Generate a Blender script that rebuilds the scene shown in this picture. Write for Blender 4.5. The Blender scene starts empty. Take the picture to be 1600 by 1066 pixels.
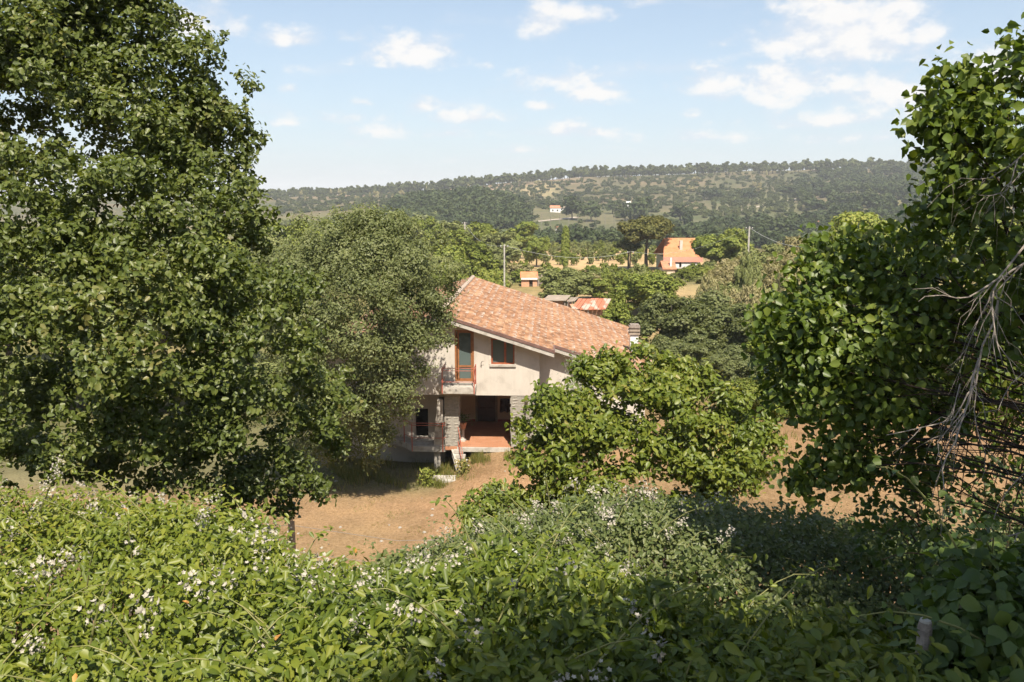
import bpy, math, random
import numpy as np
from mathutils import Vector, Matrix
random.seed(7)
rng = np.random.default_rng(11)
C = bpy.context.scene.collection
S = bpy.context.scene
R = math.radians

# ------------------------------------------------------------------ camera
F, H, PITCH = 1290.0, 10.83, R(10.02)
cd = bpy.data.cameras.new('camera'); cam = bpy.data.objects.new('camera', cd); C.objects.link(cam)
cam.location = (0, 0, H); cam.rotation_euler = (R(90) - PITCH, 0, 0)
cd.sensor_width = 36; cd.lens = 36 * F / 1600; cd.clip_end = 30000; cd.clip_start = 0.05
S.camera = cam
# ------------------------------------------------------------------ light
SUN = Vector((0.11, -0.567, 0.819)).normalized()
SUN_EL = math.asin(SUN.z); SUN_AZ = math.atan2(SUN.x, SUN.y)
SKY_STRENGTH = 0.077
ld = bpy.data.lights.new('sun', 'SUN'); ld.energy = 5.0; ld.angle = R(0.53); ld.color = (1.0, 0.90, 0.76)
sun = bpy.data.objects.new('sun', ld); C.objects.link(sun)
sun.rotation_euler = SUN.to_track_quat('Z', 'Y').to_euler(); sun.location = (5, -30, 60)
S.view_settings.view_transform = 'Standard'; S.view_settings.look = 'None'
S.view_settings.gamma = 1; S.view_settings.use_curve_mapping = False
S.view_settings.exposure = 0.97
S.cycles.max_bounces = 9; S.cycles.diffuse_bounces = 7; S.cycles.glossy_bounces = 2
S.cycles.transmission_bounces = 6; S.cycles.transparent_max_bounces = 6; S.cycles.volume_bounces = 0
S.cycles.use_denoising = True; S.cycles.use_adaptive_sampling = True; S.cycles.adaptive_threshold = 0.02
S.cycles.caustics_reflective = False; S.cycles.caustics_refractive = False

def at(px, py, Y):
    """world point on the photograph's ray (px, py) at depth Y; works on arrays"""
    xc = (np.asarray(px, float) - 800) / F; yc = -(np.asarray(py, float) - 533) / F
    dy = math.cos(PITCH) + yc * math.sin(PITCH); dz = -math.sin(PITCH) + yc * math.cos(PITCH)
    t = np.asarray(Y, float) / dy
    return np.stack(np.broadcast_arrays(xc * t, dy * t, H + dz * t), -1)
def V3(px, py, Y): return Vector(at(px, py, Y).tolist())
def project(P):
    P = np.asarray(P); x = P[..., 0]; y = P[..., 1]; z = P[..., 2] - H
    d = y * math.cos(PITCH) - z * math.sin(PITCH); u = y * math.sin(PITCH) + z * math.cos(PITCH)
    return 800 + F * x / d, 533 - F * u / d, d

# ------------------------------------------------------------------ world: sky and clouds
W = bpy.data.worlds.new('World'); S.world = W; W.use_nodes = True
nt = W.node_tree; nt.nodes.clear()
def N(t, **k):
    n = nt.nodes.new(t)
    for a, b in k.items(): setattr(n, a, b)
    return n
def L(a, b): nt.links.new(a, b)
def M(op, a, b=None, c=None, clamp=False):
    n = N('ShaderNodeMath', operation=op, use_clamp=clamp)
    for i, v in enumerate((a, b, c)):
        if v is None: continue
        if isinstance(v, (int, float)): n.inputs[i].default_value = v
        else: L(v, n.inputs[i])
    return n.outputs[0]
out = N('ShaderNodeOutputWorld'); sky = N('ShaderNodeTexSky', sky_type='NISHITA')
sky.sun_disc = False; sky.sun_elevation = SUN_EL; sky.sun_rotation = SUN_AZ % (2 * math.pi)
sky.altitude = 300; sky.air_density = 1.0; sky.dust_density = 1.6; sky.ozone_density = 1.3
bg = N('ShaderNodeBackground'); bg.inputs[1].default_value = SKY_STRENGTH; L(sky.outputs[0], bg.inputs[0])
tc = N('ShaderNodeTexCoord'); sp = N('ShaderNodeSeparateXYZ'); L(tc.outputs['Generated'], sp.inputs[0])
az = M('ARCTAN2', sp.outputs[0], sp.outputs[1]); el = M('ARCSINE', sp.outputs[2])
# warp az/el a little so that cloud outlines billow
cmb = N('ShaderNodeCombineXYZ'); L(az, cmb.inputs[0]); L(M('MULTIPLY', el, 1.7), cmb.inputs[1])
n1 = N('ShaderNodeTexNoise'); n1.inputs['Scale'].default_value = 16; n1.inputs['Detail'].default_value = 8; n1.inputs['Roughness'].default_value = .58
L(cmb.outputs[0], n1.inputs['Vector'])
n3 = N('ShaderNodeTexNoise'); n3.inputs['Scale'].default_value = 45; n3.inputs['Detail'].default_value = 5; n3.inputs['Roughness'].default_value = .6
L(cmb.outputs[0], n3.inputs['Vector'])
# (px, py, half width px, half height px, strength)
CL = [(648,82,92,40,1.25),(600,92,70,26,.9),(455,62,58,24,1.0),(545,100,26,10,.6),(300,38,80,40,1.15),(845,38,46,42,1.15),(905,24,60,24,.9),(1335,62,140,88,1.3),(1240,66,90,50,1.1),(1390,30,70,44,1.1),
      (1245,135,150,50,1.15),(1000,106,34,18,.85),(870,128,90,32,.9),(940,146,100,28,.85),(848,167,30,14,1.0),(740,182,80,22,.85),(655,167,46,18,.85),
      (880,205,54,22,.95),(565,160,34,10,.6),(1400,140,150,54,.95),(1130,70,20,14,.6),(600,205,70,18,.7),(450,192,40,12,.6),(1010,4,60,12,.7),(765,103,26,10,.5),(1540,110,110,50,.9),
      (1080,180,40,12,.5),(1160,130,130,38,.9),(455,140,20,9,.5),(930,210,80,16,.7),(520,185,120,16,.6),(700,210,110,16,.6),(1280,190,170,22,.75),(1100,215,150,16,.6),(1380,215,120,18,.7),(820,235,160,12,.5),(560,60,40,16,.6),(480,110,40,12,.5)]
acc = None
for (px, py, hw, hh, s) in CL:
    d = (at(px, py, 1.0) - np.array([0, 0, H])); d = d / np.linalg.norm(d)
    a0 = math.atan2(d[0], d[1]); e0 = math.asin(d[2]); w_ = hw / F * .95; h_ = hh / F * .95
    dx = M('DIVIDE', M('SUBTRACT', az, a0), w_); dy = M('DIVIDE', M('SUBTRACT', el, e0), h_)
    # flat below, domed above
    dyb = M('MULTIPLY', dy, M('ADD', 1.0, M('MULTIPLY', M('LESS_THAN', dy, 0.0), .55)))
    r = M('SQRT', M('ADD', M('MULTIPLY', dx, dx), M('MULTIPLY', dyb, dyb)))
    v = M('MULTIPLY', M('MAXIMUM', M('SUBTRACT', 1.25, r), 0.0), s)
    acc = v if acc is None else M('MAXIMUM', acc, v)
dens = M('ADD', acc, M('MULTIPLY', M('SUBTRACT', n1.outputs['Fac'], .5), 2.9))
dens = M('ADD', dens, M('MULTIPLY', M('SUBTRACT', n3.outputs['Fac'], .5), 1.1))
mr = N('ShaderNodeMapRange', interpolation_type='SMOOTHSTEP'); L(dens, mr.inputs[0])
mr.inputs[1].default_value = .15; mr.inputs[2].default_value = 1.15
gate = N('ShaderNodeMapRange'); L(acc, gate.inputs[0]); gate.inputs[1].default_value = 0.0; gate.inputs[2].default_value = .25
spec = M('MULTIPLY', mr.outputs[0], gate.outputs[0])
# the rest of the sky: scattered small clouds on a layer, all round
den = M('MAXIMUM', M('ADD', sp.outputs[2], .12), .05)
cm2 = N('ShaderNodeCombineXYZ'); L(M('DIVIDE', sp.outputs[0], den), cm2.inputs[0]); L(M('DIVIDE', sp.outputs[1], den), cm2.inputs[1])
n2 = N('ShaderNodeTexNoise'); n2.inputs['Scale'].default_value = 1.5; n2.inputs['Detail'].default_value = 7; n2.inputs['Roughness'].default_value = .55
L(cm2.outputs[0], n2.inputs['Vector'])
mr2 = N('ShaderNodeMapRange', interpolation_type='SMOOTHSTEP'); L(n2.outputs['Fac'], mr2.inputs[0])
mr2.inputs[1].default_value = .52; mr2.inputs[2].default_value = .78; mr2.inputs[4].default_value = .55
fac = M('MAXIMUM', spec, mr2.outputs[0])
# thin milky veil low down
veil = N('ShaderNodeMapRange', interpolation_type='SMOOTHSTEP'); L(el, veil.inputs[0])
veil.inputs[1].default_value = -.02; veil.inputs[2].default_value = .42; veil.inputs[3].default_value = .55; veil.inputs[4].default_value = .18
bgv = N('ShaderNodeBackground'); bgv.inputs[0].default_value = (.60, .735, .86, 1); bgv.inputs[1].default_value = .60
mxv = N('ShaderNodeMixShader'); L(veil.outputs[0], mxv.inputs[0]); L(bg.outputs[0], mxv.inputs[1]); L(bgv.outputs[0], mxv.inputs[2])
bgc = N('ShaderNodeBackground'); bgc.inputs[1].default_value = .52
crp = N('ShaderNodeValToRGB'); crp.color_ramp.elements[0].position = .2; crp.color_ramp.elements[0].color = (.74, .80, .89, 1)
crp.color_ramp.elements[1].position = .95; crp.color_ramp.elements[1].color = (1.0, .975, .95, 1)
cu0 = N('ShaderNodeVectorMath', operation='ADD'); L(cmb.outputs[0], cu0.inputs[0]); cu0.inputs[1].default_value = (.004, .022, 0)
nb_ = N('ShaderNodeTexNoise'); nb_.inputs['Scale'].default_value = 16; nb_.inputs['Detail'].default_value = 6; nb_.inputs['Roughness'].default_value = .58; L(cu0.outputs[0], nb_.inputs['Vector'])
# billows: thicker cloud above a point greys it
thick = M('MULTIPLY', M('SUBTRACT', n1.outputs['Fac'], nb_.outputs['Fac']), 5.0)
L(M('ADD', M('MULTIPLY', mr.outputs[0], .75), M('ADD', thick, .1), clamp=True), crp.inputs[0]); L(crp.outputs[0], bgc.inputs[0])
mx = N('ShaderNodeMixShader'); L(M('MULTIPLY', fac, .93), mx.inputs[0]); L(mxv.outputs[0], mx.inputs[1]); L(bgc.outputs[0], mx.inputs[2])
L(mx.outputs[0], out.inputs[0])

# ------------------------------------------------------------------ helpers
def tag(o, label=None, cat=None, group=None, kind=None):
    if label: o['label'] = label
    if cat: o['category'] = cat
    if group: o['group'] = group
    if kind: o['kind'] = kind
    return o
def empty(name, loc, label=None, cat=None, group=None):
    o = bpy.data.objects.new(name, None); C.objects.link(o); o.location = loc; o.empty_display_size = .2
    return tag(o, label, cat, group)
def np_mesh(name, V, faces, attrs=None, smooth=False):
    """faces: list of int arrays (M,k)"""
    me = bpy.data.meshes.new(name); V = np.asarray(V, np.float32)
    me.vertices.add(len(V)); me.vertices.foreach_set('co', V.ravel())
    faces = [np.asarray(f, np.int32) for f in faces if len(f)]
    nl = sum(f.size for f in faces); npoly = sum(len(f) for f in faces)
    me.loops.add(nl); me.polygons.add(npoly)
    me.loops.foreach_set('vertex_index', np.concatenate([f.ravel() for f in faces]))
    sizes = np.concatenate([np.full(len(f), f.shape[1], np.int32) for f in faces])
    starts = np.concatenate([[0], np.cumsum(sizes)[:-1]]).astype(np.int32)
    me.polygons.foreach_set('loop_start', starts)
    for k, v in (attrs or {}).items():
        v = np.asarray(v, np.float32)
        if v.ndim == 1:
            me.attributes.new(k, 'FLOAT', 'POINT').data.foreach_set('value', v)
        else:
            me.attributes.new(k, 'FLOAT_COLOR', 'POINT').data.foreach_set('color', v.ravel())
    if smooth: me.polygons.foreach_set('use_smooth', np.ones(npoly, bool))
    me.update(calc_edges=True)
    return me
def link(name, me, mat=None, parent=None, loc=None):
    o = bpy.data.objects.new(name, me); C.objects.link(o)
    if mat and not me.materials: me.materials.append(mat)
    if parent: o.parent = parent
    if loc is not None: o.location = loc
    return o

class MB:
    """collects boxes / tubes / polys into one mesh"""
    def __init__(s): s.v = []; s.f = []
    def poly(s, pts):
        b = len(s.v); s.v += [tuple(p) for p in pts]; s.f.append(tuple(range(b, b + len(pts))))
    def box(s, x0, x1, y0, y1, z0, z1):
        b = len(s.v)
        s.v += [(x0,y0,z0),(x1,y0,z0),(x1,y1,z0),(x0,y1,z0),(x0,y0,z1),(x1,y0,z1),(x1,y1,z1),(x0,y1,z1)]
        s.f += [tuple(b+i for i in q) for q in ((0,3,2,1),(4,5,6,7),(0,1,5,4),(1,2,6,5),(2,3,7,6),(3,0,4,7))]
    def hexa(s, p):   # 8 points, bottom ring then top ring
        b = len(s.v); s.v += [tuple(q) for q in p]
        s.f += [tuple(b+i for i in q) for q in ((0,3,2,1),(4,5,6,7),(0,1,5,4),(1,2,6,5),(2,3,7,6),(3,0,4,7))]
    def prism(s, pts, z0, z1):  # outline extruded in z
        b = len(s.v); n = len(pts)
        s.v += [(x, y, z0) for x, y in pts] + [(x, y, z1) for x, y in pts]
        s.f.append(tuple(b + i for i in reversed(range(n)))); s.f.append(tuple(b + n + i for i in range(n)))
        for i in range(n): s.f.append((b+i, b+(i+1)%n, b+n+(i+1)%n, b+n+i))
    def tube(s, pts, radii, n=6, cap=True):
        pts = [Vector(p) for p in pts]; b = len(s.v)
        if isinstance(radii, (int, float)): radii = [radii] * len(pts)
        ref = Vector((.3, .2, 1)) if abs((pts[-1]-pts[0]).normalized().z) < .8 else Vector((1, .1, 0))
        for i, p in enumerate(pts):
            d = (pts[min(i+1, len(pts)-1)] - pts[max(i-1, 0)]).normalized()
            a = d.cross(ref).normalized(); c = d.cross(a)
            for k in range(n):
                t = 2 * math.pi * k / n
                s.v.append(tuple(p + (a * math.cos(t) + c * math.sin(t)) * radii[i]))
        for i in range(len(pts) - 1):
            for k in range(n):
                s.f.append((b+i*n+k, b+i*n+(k+1)%n, b+(i+1)*n+(k+1)%n, b+(i+1)*n+k))
        if cap:
            s.f.append(tuple(b+k for k in reversed(range(n)))); e = b+(len(pts)-1)*n; s.f.append(tuple(e+k for k in range(n)))
    def mesh(s, name, mat=None, off=None, smooth=False):
        me = bpy.data.meshes.new(name)
        v = s.v if off is None else [(x-off[0], y-off[1], z-off[2]) for x, y, z in s.v]
        me.from_pydata(v, [], s.f)
        if smooth: me.polygons.foreach_set('use_smooth', [True]*len(me.polygons))
        if mat: me.materials.append(mat)
        me.update(); return me
    def build(s, name, mat, parent=None, off=None, smooth=False):
        return link(name, s.mesh(name, mat, off, smooth), None, parent)

# ------------------------------------------------------------------ materials
def mat(name):
    m = bpy.data.materials.new(name); m.use_nodes = True; t = m.node_tree
    return m, t, t.nodes['Principled BSDF']
def noise(t, scale, detail=4, rough=.55, vec=None, dist=0):
    n = t.nodes.new('ShaderNodeTexNoise'); n.inputs['Scale'].default_value = scale; n.inputs['Detail'].default_value = detail
    n.inputs['Roughness'].default_value = rough; n.inputs['Distortion'].default_value = dist
    if vec: t.links.new(vec, n.inputs['Vector'])
    return n
def ramp(t, fac, stops):
    r = t.nodes.new('ShaderNodeValToRGB'); e = r.color_ramp.elements
    while len(e) < len(stops): e.new(.5)
    for i, (p, c) in enumerate(stops): e[i].position = p; e[i].color = (*c, 1)
    t.links.new(fac, r.inputs[0]); return r.outputs[0]
def mixc(t, fac, a, b, mode='MIX'):
    n = t.nodes.new('ShaderNodeMix'); n.data_type = 'RGBA'; n.blend_type = mode
    if isinstance(fac, float): n.inputs[0].default_value = fac
    else: t.links.new(fac, n.inputs[0])
    for i, v in ((6, a), (7, b)):
        if isinstance(v, tuple): n.inputs[i].default_value = (*v, 1)
        else: t.links.new(v, n.inputs[i])
    return n.outputs[2]
def tmath(t, op, a, b=None, clamp=False):
    n = t.nodes.new('ShaderNodeMath'); n.operation = op; n.use_clamp = clamp
    for i, v in enumerate((a, b)):
        if v is None: continue
        if isinstance(v, (int, float)): n.inputs[i].default_value = v
        else: t.links.new(v, n.inputs[i])
    return n.outputs[0]
def pos(t): return t.nodes.new('ShaderNodeNewGeometry').outputs['Position']
def bump(t, bs, h, strength=.4, dist=.02):
    b = t.nodes.new('ShaderNodeBump'); b.inputs['Strength'].default_value = strength; b.inputs['Distance'].default_value = dist
    t.links.new(h, b.inputs['Height']); t.links.new(b.outputs[0], bs.inputs['Normal'])
def plain(name, c0, c1, scale=6, rough=.8, spec=.3, metal=0, bmp=.25, stops=None, bscale=None):
    m, t, b = mat(name); p = pos(t); n = noise(t, scale, 6, .62, p)
    t.links.new(ramp(t, n.outputs['Fac'], stops or [(.32, c0), (.68, c1)]), b.inputs['Base Color'])
    b.inputs['Roughness'].default_value = rough; b.inputs['Specular IOR Level'].default_value = spec; b.inputs['Metallic'].default_value = metal
    n2 = noise(t, bscale or scale * 5, 4, .6, p)
    if bmp: bump(t, b, n2.outputs['Fac'], bmp)
    return m
def leafmat(name, stops, trans=.3, rough=.5, spec=.35, big=.9, bigscale=.5):
    """tint attribute (one value per leaf) through a ramp; a slow noise varies whole sprays"""
    m, t, b = mat(name)
    a = t.nodes.new('ShaderNodeAttribute'); a.attribute_name = 'tint'
    n = noise(t, bigscale, 3, .5, pos(t))
    f = tmath(t, 'ADD', tmath(t, 'MULTIPLY', a.outputs['Fac'], .7), tmath(t, 'MULTIPLY', tmath(t, 'SUBTRACT', n.outputs['Fac'], .5), big))
    f = tmath(t, 'ADD', f, .15, True)
    col = ramp(t, f, stops)
    t.links.new(col, b.inputs['Base Color']); b.inputs['Roughness'].default_value = rough; b.inputs['Specular IOR Level'].default_value = spec
    tr = t.nodes.new('ShaderNodeBsdfTranslucent'); t.links.new(mixc(t, 1.0, col, (1.5, 1.5, .55), 'MULTIPLY'), tr.inputs[0])
    mx = t.nodes.new('ShaderNodeMixShader'); mx.inputs[0].default_value = trans
    t.links.new(b.outputs[0], mx.inputs[1]); t.links.new(tr.outputs[0], mx.inputs[2])
    t.links.new(mx.outputs[0], t.nodes['Material Output'].inputs[0])
    return m

m_plaster = plain('plaster', (.50,.44,.36), (.66,.59,.50), 1.3, .9, .15, bmp=.15, stops=[(.25,(.35,.32,.28)),(.45,(.47,.435,.385)),(.75,(.52,.485,.43))], bscale=30)
t = m_plaster.node_tree; b = t.nodes['Principled BSDF']; src = b.inputs['Base Color'].links[0].from_socket
mp = t.nodes.new('ShaderNodeMapping'); mp.inputs['Scale'].default_value = (2.2, 2.2, .30); t.links.new(pos(t), mp.inputs[0]); ns_ = noise(t, 2.0, 6, .7, mp.outputs[0])
t.links.new(mixc(t, 1.0, src, ramp(t, ns_.outputs['Fac'], [(.25, (.74,.72,.69)), (.42, (.97,.965,.96)), (.7, (1.03,1.03,1.03))]), 'MULTIPLY'), b.inputs['Base Color'])
m_concrete = plain('concrete', (0.306,0.289,0.255), (0.476,0.451,0.399), 3.5, .9, .15, bmp=.3, stops=[(.25,(0.204,0.187,0.162)),(.5,(0.391,0.365,0.323)),(.8,(0.493,0.468,0.425))])
m_inner = plain('porch_plaster', (0.561,0.442,0.323), (0.629,0.510,0.383), 1.5, .9, .15, bmp=.1)
m_stone = plain('split_stone', (0.289,0.264,0.230), (0.442,0.408,0.357), 9, .9, .2, bmp=.6, stops=[(.25,(0.204,0.187,0.157)),(.5,(0.297,0.272,0.234)),(.8,(0.383,0.353,0.306))])
m_mortar = plain('mortar', (.22,.205,.18), (.32,.30,.26), 9, .95, .1)
m_wood = plain('varnished_wood', (.21,.085,.035), (.31,.14,.06), 8, .4, .5, bmp=.1)
m_wooddark = plain('dark_wood', (.035,.014,.010), (.075,.03,.02), 5, .5, .4, bmp=.2)
m_brown = plain('brown_flashing', (.10,.055,.045), (.19,.11,.09), 4, .6, .4, bmp=.1)
m_redrail = plain('red_painted_iron', (0.289,0.060,0.038), (0.391,0.111,0.068), 10, .55, .4, bmp=.1)
m_rust = plain('rusty_iron', (.26,.08,.03), (.42,.17,.07), 14, .85, .2, bmp=.3)
m_darkiron = plain('weathered_iron', (.03,.024,.02), (.07,.045,.03), 20, .7, .4, bmp=.2)
m_floor, t_, b_ = mat('terracotta_floor')
bt = t_.nodes.new('ShaderNodeTexBrick'); bt.offset = .5; bt.inputs['Scale'].default_value = 1; bt.inputs['Brick Width'].default_value = .3; bt.inputs['Row Height'].default_value = .15
bt.inputs['Color1'].default_value = (0.340,0.149,0.076,1); bt.inputs['Color2'].default_value = (0.408,0.196,0.111,1); bt.inputs['Mortar'].default_value = (0.323,0.204,0.128,1); bt.inputs['Mortar Size'].default_value = .008
t_.links.new(pos(t_), bt.inputs['Vector']); t_.links.new(bt.outputs[0], b_.inputs['Base Color']); b_.inputs['Roughness'].default_value = .6
m_glass, t_, b_ = mat('window_glass')
b_.inputs['Base Color'].default_value = (.085,.115,.11,1); b_.inputs['Roughness'].default_value = .12; b_.inputs['Specular IOR Level'].default_value = .6
m_blind = plain('shutter_slats', (.10,.12,.11), (.16,.18,.165), 3, .5, .4, bmp=.05)
m_black = plain('dark_opening', (.010,.009,.008), (.02,.018,.015), 3, .9, .1, bmp=0)
m_bark = plain('grey_bark', (.035,.030,.024), (.11,.092,.072), 14, .95, .1, bmp=.8)
m_barkd = plain('dark_bark', (.025,.018,.013), (.08,.06,.045), 14, .95, .1, bmp=.8)
m_dead = plain('bleached_dead_wood', (.15,.125,.105), (.31,.27,.23), 22, .85, .2, bmp=.5)
m_stem = plain('brown_stems', (.05,.032,.022), (.14,.09,.06), 12, .9, .15, bmp=.3)
m_cane = plain('green_canes', (.12,.14,.045), (.22,.20,.08), 12, .7, .2, bmp=.1)
m_post = plain('old_wood_post', (.16,.13,.11), (.34,.29,.25), 16, .9, .15, bmp=.6)
m_white = plain('white_paint', (0.561,0.561,0.544), (0.663,0.663,0.646), 5, .6, .3, bmp=.05)
m_wire = plain('galvanised_wire', (.10,.09,.08), (.16,.15,.14), 5, .5, .5, bmp=0)
m_cable = plain('pale_cable', (.5,.5,.5), (.6,.6,.6), 5, .5, .4, bmp=0)
# roof tiles: terracotta of uneven firing, white lichen along the lower lip of each course
m_tile, t, b = mat('terracotta_tiles'); p = pos(t)
v = t.nodes.new('ShaderNodeTexVoronoi'); v.inputs['Scale'].default_value = 3.2; t.links.new(p, v.inputs['Vector'])
sepc = t.nodes.new('ShaderNodeSeparateColor'); t.links.new(v.outputs['Color'], sepc.inputs[0])
n_a = noise(t, 1.1, 5, .6, p); n_b = noise(t, 7, 5, .65, p); n_c = noise(t, 2.6, 4, .65, p)
base = ramp(t, sepc.outputs[0], [(0, (.215,.118,.070)), (.35, (.285,.150,.085)), (.7, (.345,.190,.108)), (1, (.39,.25,.155))])
soot = ramp(t, n_b.outputs['Fac'], [(.42, (1,1,1)), (.62, (.56,.52,.48)), (.8, (.38,.36,.33))])
col = mixc(t, .55, base, soot, 'MULTIPLY')
ed = t.nodes.new('ShaderNodeAttribute'); ed.attribute_name = 'edge'
le = tmath(t, 'MULTIPLY', ramp(t, ed.outputs['Fac'], [(.45, (0,0,0)), (.95, (1,1,1))]), ramp(t, n_c.outputs['Fac'], [(.49, (0,0,0)), (.62, (1,1,1))]))
le2 = ramp(t, n_b.outputs['Fac'], [(.60, (0,0,0)), (.70, (.35,.35,.35))])
lich = tmath(t, 'MAXIMUM', le, tmath(t, 'MULTIPLY', le2, ramp(t, n_a.outputs['Fac'], [(.5, (0,0,0)), (.6, (1,1,1))])))
t.links.new(mixc(t, tmath(t, 'MULTIPLY', lich, .78), col, (.55,.50,.44)), b.inputs['Base Color'])
b.inputs['Roughness'].default_value = .9; b.inputs['Specular IOR Level'].default_value = .15; bump(t, b, n_b.outputs['Fac'], .4, .01)
m_tilefar = plain('orange_roof_tiles', (0.425,0.162,0.072), (0.510,0.230,0.119), 1.2, .85, .2, bmp=.2)
m_tilefar2 = plain('old_roof_tiles', (0.340,0.136,0.076), (0.468,0.238,0.145), 1.5, .9, .2, bmp=.2)
m_corr, t, b = mat('rusted_sheet'); p = pos(t)
mp = t.nodes.new('ShaderNodeMapping'); mp.inputs['Scale'].default_value = (1.6, .35, 1); mp.inputs['Rotation'].default_value = (0, 0, .5); t.links.new(p, mp.inputs[0])
nn = noise(t, 1.3, 4, .5, mp.outputs[0])
t.links.new(ramp(t, nn.outputs['Fac'], [(.44, (.42,.14,.07)), (.52, (.40,.17,.10)), (.60, (.44,.34,.27))]), b.inputs['Base Color']); b.inputs['Roughness'].default_value = .7
m_greyroof = plain('grey_fibre_sheet', (.22,.18,.14), (.34,.28,.22), 1.5, .9, .2, bmp=.2)
m_brick = plain('hollow_brick', (.45,.22,.13), (.58,.34,.22), 5, .9, .2, bmp=.3)

G = dict(
 oak=[(0,(.040,.062,.014)),(.45,(.080,.116,.024)),(.8,(.118,.152,.036)),(1,(.165,.165,.055))],
 elm=[(0,(.070,.095,.036)),(.5,(.122,.155,.060)),(1,(.18,.21,.095))],
 persimmon=[(0,(.060,.098,.012)),(.45,(.110,.158,.020)),(.85,(.16,.195,.03)),(1,(.21,.165,.045))],
 lime=[(0,(.036,.066,.012)),(.5,(.085,.138,.020)),(.9,(.15,.19,.032)),(1,(.20,.18,.045))],
 bramble=[(0,(.050,.088,.010)),(.5,(.108,.160,.018)),(.9,(.165,.21,.030)),(1,(.28,.22,.045))],
 bramble2=[(0,(.055,.085,.025)),(.5,(.095,.135,.042)),(1,(.16,.19,.075))],
 vine=[(0,(.045,.082,.012)),(.5,(.095,.148,.018)),(1,(.16,.20,.03))],
 ivy=[(0,(.030,.060,.012)),(.5,(.060,.108,.020)),(1,(.11,.15,.03))],
 bright=[(0,(.085,.125,.022)),(.5,(.150,.200,.038)),(1,(.23,.255,.06))],
 mid=[(0,(.085,.105,.038)),(.5,(.145,.175,.066)),(1,(.21,.23,.10))],
 dark=[(0,(.026,.046,.018)),(.5,(.055,.085,.032)),(1,(.10,.13,.05))],
 pine=[(0,(.055,.068,.022)),(.5,(.11,.122,.036)),(1,(.19,.19,.06))],
 farpine=[(0,(.040,.062,.022)),(.5,(.080,.110,.038)),(1,(.145,.17,.065))],
 dry=[(0,(.19,.18,.075)),(.5,(.29,.265,.125)),(1,(.38,.32,.18))],
 olive=[(0,(.13,.15,.11)),(.5,(.20,.215,.165)),(1,(.28,.29,.23))],
 grass=[(0,(.070,.10,.02)),(.5,(.14,.165,.045)),(1,(.32,.26,.11))],
 straw=[(0,(0.187,0.119,0.064)),(.5,(0.272,0.178,0.102)),(1,(0.383,0.272,0.170))],
)
LM = {}
for k, s in G.items():
    if k == 'mid': s = [(p_, (c_[0]*1.2, c_[1]*1.12, c_[2])) for p_, c_ in s]
    elif k in ('bramble','vine'): s = [(p_, (c_[0]*1.20, c_[1]*1.02, c_[2]*.9)) for p_, c_ in s]
    elif k not in ('straw','dry','olive'): s = [(p_, (c_[0]*1.10, c_[1], c_[2]*.95)) for p_, c_ in s]
    far = k in ('bright','mid','dark','farpine','pine','dry')
    LM[k] = leafmat('leaves_' + k, s, trans=.18 if far else .30, big=.9, bigscale={'dark':.05,'farpine':.03,'bright':.12,'mid':.12,'dry':.1}.get(k, .55),
                    spec=.2 if far or k in('grass','straw','elm','olive') else .4, rough=.6 if far else .45)
m_flower = plain('white_petals', (.27,.25,.20), (.40,.37,.31), 40, .7, .2, bmp=0)
m_orange = plain('yellowed_leaves', (.30,.12,.03), (.38,.22,.05), 30, .6, .3, bmp=0)

# ------------------------------------------------------------------ terrain height
PY = [-60, -10, 0, 2, 3.2, 5, 8, 10, 14, 18, 22, 26, 34, 45, 60, 75, 100, 130, 150, 180, 250]
PZ = [9.6, 9.3, 9.1, 8.6, 7.2, 6.7, 6.0, 5.0, 2.6, .4, -.6, -.9, -.9, -1.4, -2.0, -2.0, -1.7, -2.1, -2.6, -3.4, -5.0]
# far ground, from the photograph's lines: rows = depth, columns = bearing (as photo x), values = photo y of the ground
FX = [-400, 400, 560, 650, 750, 830, 900, 1050, 1150, 1240, 1330, 1500, 2000]
FT = {
 300: [395,395,395,395,395,394,393,392,394,396,396,396,396],
 380: [388,386,388,388,387,386,390,388,386,386,384,382,382],
 450: [380,378,376,372,366,364,365,363,362,360,358,356,356],
 520: [365,362,352,345,335,348,350,350,350,348,345,342,342],
 600: [350,345,335,322,312,332,335,334,334,330,325,318,318],
 700: [338,333,324,316,312,321,324,319,318,312,302,296,296],
 850: [322,319,315,312,308,304,301,296,296,290,284,280,280],
 930: [314,312,308,303,297,291,287,280,279,276,273,268,268],
 1000:[311,310,305,299,291,284,279,271,269,267,265,261,258],
 1060:[310,309,305,299,291,284,279,271,269,267,265,261,258]}
fy = sorted(FT); FZ = np.array([[at(FX[j], FT[yy][j], yy)[2] for j in range(len(FX))] for yy in fy])
def far_z(X, Y):
    b = 800 + F * X / np.maximum(Y, 1) * 1.0
    yc = np.clip(Y, fy[0], fy[-1]); i = np.clip(np.searchsorted(fy, yc, 'right') - 1, 0, len(fy) - 2)
    fa = np.array(fy, float); w = (yc - fa[i]) / (fa[i+1] - fa[i]); w = w * w * (3 - 2 * w) * .4 + w * .6
    cols = np.stack([np.interp(b, FX, FZ[k]) for k in range(len(fy))], 0)
    z0 = np.take_along_axis(cols, i[None], 0)[0]; z1 = np.take_along_axis(cols, (i + 1)[None], 0)[0]
    return z0 * (1 - w) + z1 * w
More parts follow.
